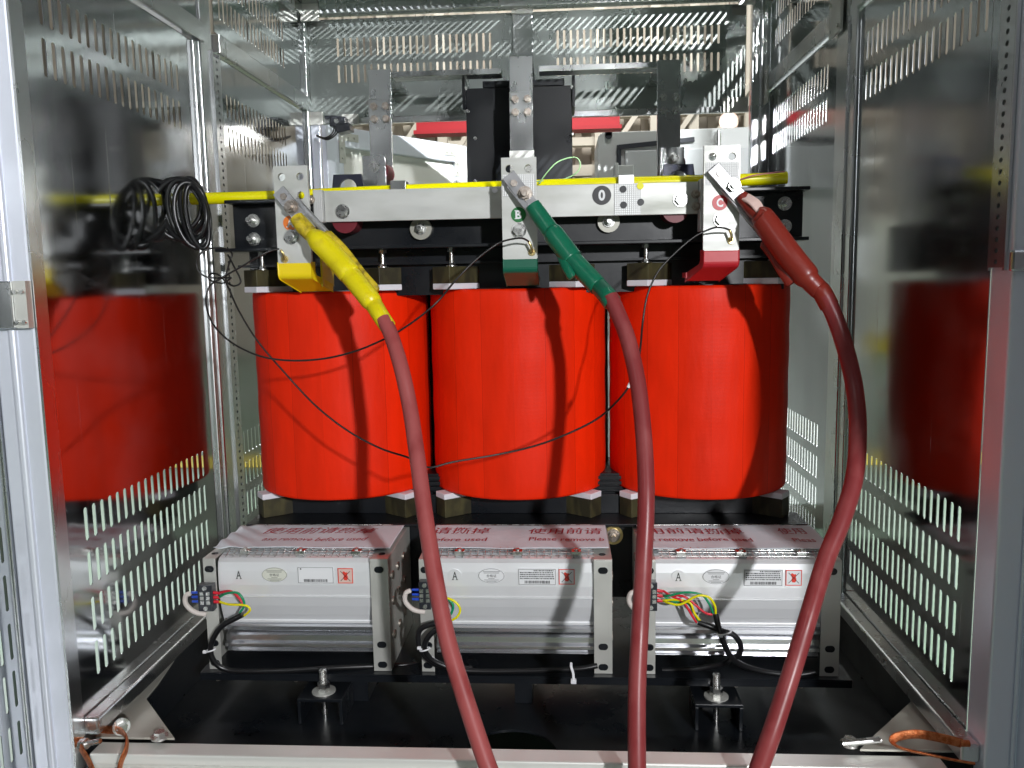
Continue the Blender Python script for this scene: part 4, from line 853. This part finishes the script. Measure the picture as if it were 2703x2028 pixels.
# ------------------------------------------------------------------ shelf, fans
g = thing('fan_shelf', (-.1, 1.85, -.88), 'black steel shelf carrying the three fan units', 'shelf')
MB().box((-.828, 1.74, -.873), (.612, 2.06, -.869)).box((-.828, 1.74, -.8865), (.612, 1.744, -.8735)).build('plate', M['blackp'], g)
mb = MB()
for px in (472, 640, 885, 960, 1155, 1370, 1590, 1730): p = at(px, 1478, Y=1.752); mb.cyl((p.x, 1.752, -.874), (p.x, 1.752, -.893), .0045, n=10)
mb.build('screw', M['oldsteel'], g)
for X0, X1 in ((-.50, -.46), (-.12, -.08), (.30, .34)):
    MB().box((X0, 1.80, -.964), (X1, 2.04, -.874)).build('support', M['blackp'], g)
FY = 1.758
def fan(idx, x0, x1, lab, text, hide_left=False):
    g = thing('fan_unit', ((x0+x1)/2, 1.9, -.869), lab, 'fan', 'cross-flow fan units on the shelf')
    bw = .040; zt, zb = -.612, -.8685
    hx0, hx1 = x0+.030, x1-.034
    # body profile (y, z)
    prof = [(1.800, -.609), (1.776, -.613), (1.768, -.620), (1.765, -.640), (1.764, -.672), (1.766, -.695), (1.764, -.697), (1.764, -.701), (1.767, -.703), (1.770, -.722), (1.776, -.745), (1.782, -.760), (1.780, -.762), (1.780, -.7665), (1.784, -.768), (1.776, -.774), (1.774, -.782), (1.781, -.786),
            (1.788, -.800), (1.786, -.812), (1.778, -.816), (1.777, -.824), (1.786, -.828), (1.792, -.834), (1.788, -.838), (1.796, -.845), (1.84, -.850), (2.02, -.850), (2.02, -.609)]
    mb = MB(); k = len(prof)
    mb.add([(hx0, y, z) for y, z in prof]+[(hx1, y, z) for y, z in prof], [tuple(range(k)), tuple(range(k, 2*k))[::-1]])
    mb.add([(hx0, y, z) for y, z in prof]+[(hx1, y, z) for y, z in prof], [(j, (j+1) % k, k+(j+1) % k, k+j) for j in range(k)], False)
    for q in range(2, len(mb.f)): 
        if q-2 in range(14, 25): mb.mi[q] = 1
    mb.build('housing', [M['fanalu'], M['fanlow']], g, bev=.0008, seg=2)
    # end brackets: web, front flange, top flange
    for s_, xa in ((0, x0), (1, x1)):
        web = xa if s_ == 0 else xa-.0025
        fx0, fx1 = (xa, xa+bw*.72) if s_ == 0 else (xa-bw, xa)
        mb = MB().box((web, FY, zb), (web+.0025, 2.02, zt+.002))
        mb.box((fx0, FY-.002, zb), (fx1, FY-.0003, zt+.002))
        mb.box((fx0, FY-.0015, zt+.0023), (fx1, 2.02, zt+.0042))
        br = mb.build('end_bracket', M['bracket'], g, bev=.0006)
        xm = (fx0+fx1)/2
        for z in (-.632, -.806, -.853):
            pz = [(a+xm+(.003 if abs(t) < 1.58 else -.003), z+.0075*math.sin(t)) for t in [k*math.pi/8 for k in range(-8, 8)] for a in (.0075*math.cos(t),)]
            MB().prism(pz, (0, FY-.0035, 0), (1, 0, 0), (0, 0, 1), -.0013).build('slot_hole', M['blackp'], br)
        for y in (1.79, 1.995): MB().cyl((xm, y, zt+.0043), (xm, y, zt+.0052), .0075, n=18).build('slot_hole', M['blackp'], br)
        xs = web+(.0027 if s_ else -.0002)
        for y in (1.80, 1.86, 1.93):
            for z in (-.66, -.72, -.80): MB().cyl((xs, y, z), (xs+(.003 if s_ else -.003), y, z), .010, n=16).build('bolt', M['oldsteel'], br)
        sb = MB(); sb.hexa((xm, 1.768, -.868), (xm, 1.768, -.860), .009); sb.build('foot_bolt', M['steel'], g)
    # wire guard along the top front
    gd = MB(); ya, za, yb2, zb2 = 1.776, -.606, 1.800, -.600
    for yy, zz in ((ya, za), (yb2, zb2), ((ya+yb2)/2, (za+zb2)/2+.001)): gd.cyl((hx0+.008, yy, zz), (hx1-.004, yy, zz), .0011, n=8)
    n = 21
    for i in range(n):
        xx = hx0+.016+(hx1-hx0-.032)*i/(n-1); gd.cyl((xx, ya-.002, za-.003), (xx, yb2+.012, zb2+.002), .0010, n=6)
    gd.build('guard', M['steel'], g)
    for t in (.16, .52, .88):
        xx = hx0+(hx1-hx0)*t; MB().box((xx-.011, 1.779, -.606), (xx+.011, 1.797, -.5975)).cyl((xx, 1.788, -.5975), (xx, 1.788, -.5935), .005, n=12).build('clip', M['steel'], g, bev=.001)
    gb = MB()
    for yy in (1.984, 1.98): gb.cyl((hx0, yy, -.5985), (hx1, yy, -.5985), .0010, n=8)
    gb.build('rear_guard', M['steel'], g)
    # protective film on the top
    fx0, fx1 = x0+.006, x1-.004; NX, NY = 120, 30; vs = []; zf = -.5985
    def fz(x, y): 
        k = (.0007*math.sin(x*42+idx)*math.sin(y*30)+.0007*math.sin(x*17+y*35))
        if idx == 0 and x < fx0+.12: k += .0025*math.sin((x+y)*110)*(1-(x-fx0)/.12)
        return zf+.0012+k
    f0y = 1.802 
    for j in range(NY+1):
        for i in range(NX+1):
            y = f0y+(1.978-f0y)*j/NY; x = fx0+(fx1-fx0)*i/NX
            vs.append((x+ (0 if s_ else 0), y, fz(x, y)))
    mb = MB(); mb.add(vs, [(j*(NX+1)+i, j*(NX+1)+i+1, (j+1)*(NX+1)+i+1, (j+1)*(NX+1)+i) for j in range(NY) for i in range(NX)], True)
    fo = mb.build('protective_film', M['film'], g)
    md = fo.modifiers.new('thick', 'SOLIDIFY'); md.thickness = .0006; md.offset = -1
    mb = MB()
    for body, a, b, y, h, sh in text:
        tx = at(a, 1150, Y=1.93).x; tx2 = at(b, 1150, Y=1.93).x
        textmb(mb, body, (tx, y, zf+.0032), (1, 0, 0), (0, 1, 0), h, tx2-tx, shear=sh, bold=.002)
    mb.v = [(x, y, fz(x, y)+.0012) for x, y, z in mb.v]
    mb.build('printing', M['inkr'], fo)
    # stickers on the front face
    yl_ = 1.7635
    u = lambda f: hx0+(hx1-hx0)*f
    st = MB(); textmb(st, 'A', (u(.135)-.0055, yl_-.0012, -.6565), (1, 0, 0), (0, 0, 1), .018, .011)
    for s_ in (-1, 1): st.box((u(.135)+s_*.0045-.0025, yl_-.0012, -.6572), (u(.135)+s_*.0045+.0025, yl_-.0014, -.6562))
    if idx: MB().cyl((u(.135), yl_+.0005, -.6475), (u(.135), yl_-.0006, -.6475), .0145, n=32).build('letter_sticker', M['fanalu'], g)
    st.build('letter', M['ink'], g)
    cxo = u(.36) if idx else u(.365); ov = MB(); rn = 48
    R1, R2 = .0285, .0165
    o1 = [(cxo+R1*math.cos(2*math.pi*k/rn), -.6475+R2*math.sin(2*math.pi*k/rn)) for k in range(rn)]
    ov.add([(p, yl_-.0006, q) for p, q in o1]+[(p, yl_+.001, q) for p, q in o1], [tuple(range(rn))[::-1]]+[(k, (k+1) % rn, rn+(k+1) % rn, rn+k) for k in range(rn)])
    so = ov.build('oval_sticker', M['paper'] if idx else mat('silvery_glare_sticker', (.62, .63, .55), .35), g)  # left fan: glare on the oval is mixed into its colour
    ok = MB(); o2 = [(cxo+(R1-.0008)*math.cos(2*math.pi*k/rn), -.6475+(R2-.0008)*math.sin(2*math.pi*k/rn)) for k in range(rn)]
    o1b = [(cxo+(R1-.0002)*math.cos(2*math.pi*k/rn), -.6475+(R2-.0002)*math.sin(2*math.pi*k/rn)) for k in range(rn)]
    ok.add([(p, yl_-.0010, q) for p, q in o1b]+[(p, yl_-.0010, q) for p, q in o2], [(k, (k+1) % rn, rn+(k+1) % rn, rn+k) for k in range(rn)])
    textmb(ok, '合格证', (cxo-.011, yl_-.0010, -.6510), (1, 0, 0), (0, 0, 1), .0068, .022)
    for z, ww in ((-.6385, .038), (-.6415, .034), (-.6545, .014), (-.6575, .032), (-.6605, .022)): ok.box((cxo-ww/2, yl_-.0010, z), (cxo+ww/2, yl_-.0009, z+.0009))
    ok.build('printing', M['ink'], so)
    la, lb_ = u(.525 if idx else .515), u(.755 if idx else .745); z0_, z1_ = (-.668, -.631) if idx else (-.667, -.629)
    lo = MB().box((la, yl_-.0008, z0_), (lb_, yl_+.0005, z1_)).build('data_label', M['paper'], g)
    lk = MB(); t = .0007; yy = yl_-.0012
    for a, b, c, d in ((la+.001, lb_-.001, z0_+.001, z0_+.001+t), (la+.001, lb_-.001, z1_-.001-t, z1_-.001), (la+.001, la+.001+t, z0_+.001, z1_-.001), (lb_-.001-t, lb_-.001, z0_+.001, z1_-.001)): lk.box((a, yy, c), (b, yy+.0002, d))
    rs = random.Random(5)
    if idx:
        for r in range(5):
            z = z1_-.0055-r*.0045; x = la+.004 + (.03 if r == 0 else 0)
            while x < lb_-.006:
                ww = rs.uniform(.0012, .0032); lk.box((x, yy, z), (x+ww, yy+.0002, z+.0020+rs.uniform(0, .0006))); x += ww+rs.uniform(.0006, .0016)
    else: lk.box((la+.006, yy, z1_-.006), (la+.009, yy+.0002, z1_-.003))
    x = la+.014
    while x < lb_-.014:
        ww = rs.choice((.0006, .0010, .0016)); lk.box((x, yy, z0_+.0035), (x+ww, yy+.0002, z0_+.0100)); x += ww+rs.choice((.0007, .0012))
    lk.build('printing', M['ink'], lo)
    wa, wb = (u(.772), u(.868)); wz0, wz1 = -.6665, -.6315
    wo = MB().box((wa, yl_-.0008, wz0), (wb, yl_+.0005, wz1)).build('warning_sticker', M['paper'] if idx else mat('pinkish_glare_sticker', (.66, .48, .42), .35), g)  # left fan: glare tint painted into the warning sticker
    wk = MB(); t = .0018
    for a, b, c, d in ((wa, wb, wz0, wz0+t), (wa, wb, wz1-t, wz1), (wa, wa+t, wz0+t, wz1-t), (wb-t, wb, wz0+t, wz1-t)): wk.box((a, yy, c), (b, yy+.0002, d))
    cm = (wa+wb)/2; cz = (wz0+wz1)/2
    hand = [(-.003, -.010), (.003, -.0105), (.0058, -.006), (.0052, -.001), (.0035, .003), (.0055, .006), (.004, .0085), (.001, .0075), (-.003, .0105), (-.0062, .009), (-.0055, .004), (-.0035, 0), (-.005, -.005)]
    wk.add([(cm+p, yy, cz+q) for p, q in hand], [tuple(range(len(hand)))])
    wk.build('printing', mat('red_print', (.70, .05, .03), .4), wo)
    ck = MB()
    for s_ in (-1, 1):
        a = Vector((cm-s_*.011, yy-.0002, cz-.012)); b = Vector((cm+s_*.011, yy-.0002, cz+.011)); d = (b-a).normalized(); n_ = Vector((-d.z, 0, d.x))*.0006
        ck.add([a-n_, b-n_, b+n_, a+n_], [(0, 1, 2, 3)])
    ck.build('cross', M['ink'], wo)
    return g
fan(0, -.812, -.393, 'left fan unit with creased film and glare on its stickers', [('使用前请撕掉', 575, 815, 1.905, .046, .35), ('ase remove before used', 590, 808, 1.850, .026, .25)])
fan(1, -.324, .100, 'middle fan unit, its terminal block crossed by the heavy cable', [('请撕掉', 937, 1060, 1.905, .046, .1), ('before used', 937, 1058, 1.850, .026, .1), ('使用前请', 1143, 1300, 1.905, .046, .1), ('Please remove b', 1145, 1302, 1.850, .026, .1)])
fan(2, .165, .588, 'right fan unit, crossed by the slanting heavy cable and its shadow', [('用前请撕掉', 1398, 1605, 1.905, .046, -.1), ('e remove before used', 1398, 1612, 1.850, .026, -.1), ('使用', 1680, 1738, 1.905, .046, -.1), ('Pleas', 1695, 1742, 1.850, .026, -.1)])

# terminal blocks on the left bracket of each fan, with wires
def tblock(px0, py0, px1, py1, k, lab):
    a = at(px0, py0, Y=1.742); b = at(px1, py1, Y=1.742)
    g = thing('terminal_block', ((a.x+b.x)/2, 1.75, b.z), lab, 'terminal block', 'black terminal blocks on the fan units')
    bo = MB().box((a.x, 1.735, a.z), (b.x, 1.7555, b.z)).build('body', M['bake'], g, bev=.0015)
    cb = MB(); h = (a.z-b.z); cx_ = (a.x+b.x)/2
    for i in range(3):
        z = a.z-h*(.32+.17*i)
        for s_ in (-1, 1): cb.box((cx_+s_*.007-.004, 1.7330, z-.004), (cx_+s_*.007+.004, 1.7349, z+.004))
    for z in (a.z-h*.12, b.z+h*.12): cb.cyl((cx_, 1.7349, z), (cx_, 1.7325, z), .0048, n=16)
    cb.build('screw', M['steel'], bo)
    L = b.x-a.x
    for i in range(3):
        z = a.z-h*(.32+.17*i)
        MB().cyl((a.x-.016, 1.742, z), (a.x+.0005, 1.742, z), .0028, .0034, n=10).build('blue_ferrule', M['wb'], g)
        MB().cyl((b.x-.0005, 1.742, z), (b.x+.014, 1.741, z-.001), .0040, .0030, n=10).build('red_ferrule', M['wr'], g)
    s0 = Vector((a.x-.018, 1.742, a.z-h*.35))
    MB().tube(smoothpath([s0, s0+Vector((-.012, 0, -.006)), s0+Vector((-.014, .002, -.026)), s0+Vector((.002, .006, -.046)), s0+Vector((.026, .012, -.054))], 5), [.003]+[.0055]*20, 10).build('glass_sleeve', M['sleeve'], g)
    return g, Vector((b.x+.013, 1.741, a.z-h*.32)), h
g0, e0, h0 = tblock(428, 1262, 464, 1319, 0, 'terminal block at the left edge of the left fan unit')
g1, e1, h1 = tblock(905, 1255, 932, 1315, 1, 'terminal block on the middle fan unit, partly behind the heavy cable')
g2, e2, h2 = tblock(1392, 1256, 1419, 1318, 2, 'terminal block on the right fan unit beside the upright heavy cable')
def wires(g, e, h, specs):
    for m, pts in specs:
        P = [e+Vector((0, 0, -.17*h*{'wr': 0, 'wg': 1, 'wy': 2}[m]))]+[at(a, b, Y=y) for a, b, y in pts]
        MB().tube(smoothpath(P, 6), .0026, 8).build('wire', M[m], g)
wires(g0, e0, h0, [('wr', [(500, 1278, 1.730), (522, 1300, 1.725), (525, 1312, 1.725)]), ('wg', [(490, 1282, 1.728), (515, 1282, 1.722), (528, 1305, 1.722), (518, 1324, 1.726)]), ('wy', [(495, 1306, 1.728), (530, 1308, 1.720), (540, 1318, 1.72), (528, 1330, 1.726)])])
wires(g1, e1, h1, [('wr', [(955, 1285, 1.73), (965, 1305, 1.728), (958, 1325, 1.73)]), ('wg', [(958, 1288, 1.725), (978, 1305, 1.72), (975, 1325, 1.722), (962, 1338, 1.73)]), ('wy', [(965, 1292, 1.722), (985, 1302, 1.718), (994, 1318, 1.718), (985, 1335, 1.72), (962, 1345, 1.728)]), ('wg', [(962, 1300, 1.728), (968, 1318, 1.725), (960, 1338, 1.728)])])
wires(g2, e2, h2, [('wr', [(1450, 1286, 1.728), (1480, 1290, 1.72), (1520, 1322, 1.715), (1538, 1328, 1.716)]), ('wg', [(1445, 1287, 1.725), (1480, 1280, 1.715), (1515, 1285, 1.712), (1532, 1305, 1.712), (1540, 1324, 1.716)]), ('wy', [(1445, 1303, 1.725), (1470, 1306, 1.715), (1505, 1288, 1.708), (1530, 1290, 1.708), (1544, 1308, 1.71), (1546, 1326, 1.716)]),
                   ('wr', [(1450, 1288, 1.732), (1475, 1300, 1.725), (1498, 1335, 1.722), (1505, 1345, 1.722)]), ('wg', [(1455, 1300, 1.735), (1485, 1303, 1.73), (1498, 1322, 1.725), (1508, 1342, 1.722)]), ('wy', [(1460, 1296, 1.73), (1490, 1302, 1.72), (1500, 1325, 1.718), (1512, 1341, 1.722)])])
# black feed cables
def feed(rows, lab, r=.0062):
    S = smoothpath([at(a, b, Y=y) for a, b, y in rows], 6)
    g = thing('feed_cable', S[0], lab, 'cable', 'black feed cables of the fans')
    MB().tube(S, r, 12).build('jacket', M['blackrub'], g); return g
feed([(524, 1328, 1.724), (505, 1338, 1.724), (480, 1352, 1.726), (463, 1375, 1.728), (455, 1400, 1.73), (460, 1425, 1.73), (480, 1443, 1.735), (520, 1450, 1.74), (620, 1449, 1.745), (700, 1444, 1.75), (790, 1440, 1.77), (900, 1436, 1.80)], 'black cable curling down from the left terminal block and along the shelf')
feed([(960, 1346, 1.726), (935, 1348, 1.726), (908, 1360, 1.73), (903, 1385, 1.73), (912, 1410, 1.735), (935, 1432, 1.74), (960, 1440, 1.75), (1020, 1444, 1.76)], 'outer black cable curling down from the middle terminal block')
feed([(968, 1352, 1.722), (940, 1362, 1.722), (920, 1385, 1.724), (920, 1410, 1.73), (945, 1432, 1.738), (1000, 1448, 1.745), (1100, 1450, 1.75), (1240, 1446, 1.75), (1290, 1438, 1.755)], 'inner black cable curling down from the middle fan along the shelf')
feed([(1546, 1326, 1.716), (1551, 1350, 1.712), (1562, 1385, 1.712), (1580, 1420, 1.718), (1610, 1440, 1.73), (1660, 1453, 1.74), (1720, 1458, 1.745), (1760, 1452, 1.75)], 'black cable running down from the right fan wires to the shelf')
feed([(1508, 1344, 1.722), (1530, 1352, 1.718), (1556, 1362, 1.715), (1585, 1372, 1.715), (1600, 1395, 1.718), (1595, 1415, 1.722), (1578, 1424, 1.73), (1560, 1435, 1.76), (1500, 1446, 1.775), (1430, 1448, 1.78)], 'black cable looped under the right fan wires')
def tie(px, py, Y, lab, tail, rx=.011, rz=.008):
    c = at(px, py, Y=Y); g = thing('cable_tie', c, lab, 'cable tie', 'white cable ties')
    mb = MB(); pts = [c+Vector((rx*math.cos(t), rz*.9*math.sin(t)-.002, rz*.35*math.cos(t))) for t in np.linspace(0, 2*math.pi, 24)]
    mb.tube(pts, .0018, 8); mb.build('loop', M['white'], g)
    q = c+Vector(tail); MB().box((q.x-.004, q.y-.003, q.z-.003), (q.x+.004, q.y+.003, q.z+.003)).build('head', M['white'], g, bev=.0008)
tie(455, 1404, 1.728, 'white cable tie on the black cable of the left fan', (-.012, -.004, -.003))
tie(918, 1402, 1.722, 'white cable tie on the paired black cables of the middle fan', (-.012, -.004, .004))
tie(1564, 1366, 1.712, 'white cable tie round the black cables of the right fan', (-.008, -.009, -.004), .014, .010)
g = thing('cable_tie', at(1238, 1460, Y=1.735), 'white cable tie tail hanging over the shelf edge, in the middle', 'cable tie', 'white cable ties')
a = at(1234, 1441, Y=1.735); b = at(1239, 1468, Y=1.733)
mb = MB(); mb.tube(smoothpath([a+Vector((0, .012, .004)), a, a.lerp(b, .5)+Vector((.0015, 0, 0)), b], 4), .0030, 8, flat=.35); mb.build('strap', M['white'], g)
MB().box((b.x-.006, 1.729, b.z-.009), (b.x+.006, 1.737, b.z+.001)).build('head', M['white'], g, bev=.001)

# floor clamps with bolts
for px, lab in ((697, 'left black clamp saddle with tall bolt on the base plate'), (1549, 'right black clamp saddle with tall bolt on the base plate')):
    c = at(px, 1500, Y=1.72); x = c.x
    g = thing('floor_clamp', (x, 1.72, -.964), lab, 'clamp', 'floor clamps with bolts')
    MB().box((x-.050, 1.695, -.912), (x+.050, 1.79, -.905)).box((x-.050, 1.695, -.9645), (x-.043, 1.79, -.9122)).box((x+.043, 1.695, -.9645), (x+.050, 1.79, -.9122)).build('saddle', M['blackp'], g, bev=.001)
    y = 1.730
    MB().cyl((x, y, -.9049), (x, y, -.902), .026, n=36).build('washer', M['bracket'], g)
    mb = MB().hexa((x, y, -.9019), (x, y, -.884), .0145); mb.build('nut', M['steel'], g)
    mb = MB().cyl((x, y, -.9645), (x, y, -.915), .0062, n=16)
    z = -.884
    while z < -.854: mb.cyl((x, y, z), (x, y, z+.0012), .0075, .0085, n=20).cyl((x, y, z+.0012), (x, y, z+.0024), .0085, .0075, n=20); z += .0024
    mb.cyl((x, y, z), (x, y, z+.001), .0075, .006, n=20)
    mb.build('bolt', M['steel'], g)
# copper earthing braids
def braid(rows, lab, wd=.0085):
    S = smoothpath([at(a, b, Y=y) for a, b, y in rows], 7)
    g = thing('earthing_braid', S[0], lab, 'earthing braid', 'copper earthing braids at the front corners')
    MB().tube(S, wd, 12, flat=.3).build('braid', M['copper'], g)
    MB().cyl(S[0]-Vector((.004, 0, 0)), S[0]+Vector((.012, 0, 0)), .006, n=10).build('crimp', M['copper'], g)
braid([(212, 1578, 1.47), (240, 1577, 1.46), (262, 1580, 1.44), (274, 1596, 1.41), (272, 1620, 1.385), (262, 1645, 1.37), (256, 1672, 1.35)], 'copper braid looping over the sill at the left front corner')
braid([(166, 1600, 1.40), (178, 1622, 1.375), (192, 1645, 1.36), (205, 1675, 1.345)], 'short copper braid at the foot of the left front post')
braid([(2078, 1606, 1.405), (2030, 1594, 1.41), (1980, 1586, 1.415), (1938, 1592, 1.42), (1928, 1604, 1.415), (1948, 1617, 1.40), (2000, 1629, 1.385), (2055, 1641, 1.375), (2105, 1650, 1.365)], 'copper braid looping at the foot of the right front post')
p = at(1855, 1607, Z=-.85); tag(MB().cyl(p+Vector((-.03, 0, 0)), p+Vector((.04, .004, .006)), .006, n=16).build('loose_stud', M['steel']), 'loose bright steel rod lying by the right end of the sill', 'rod')
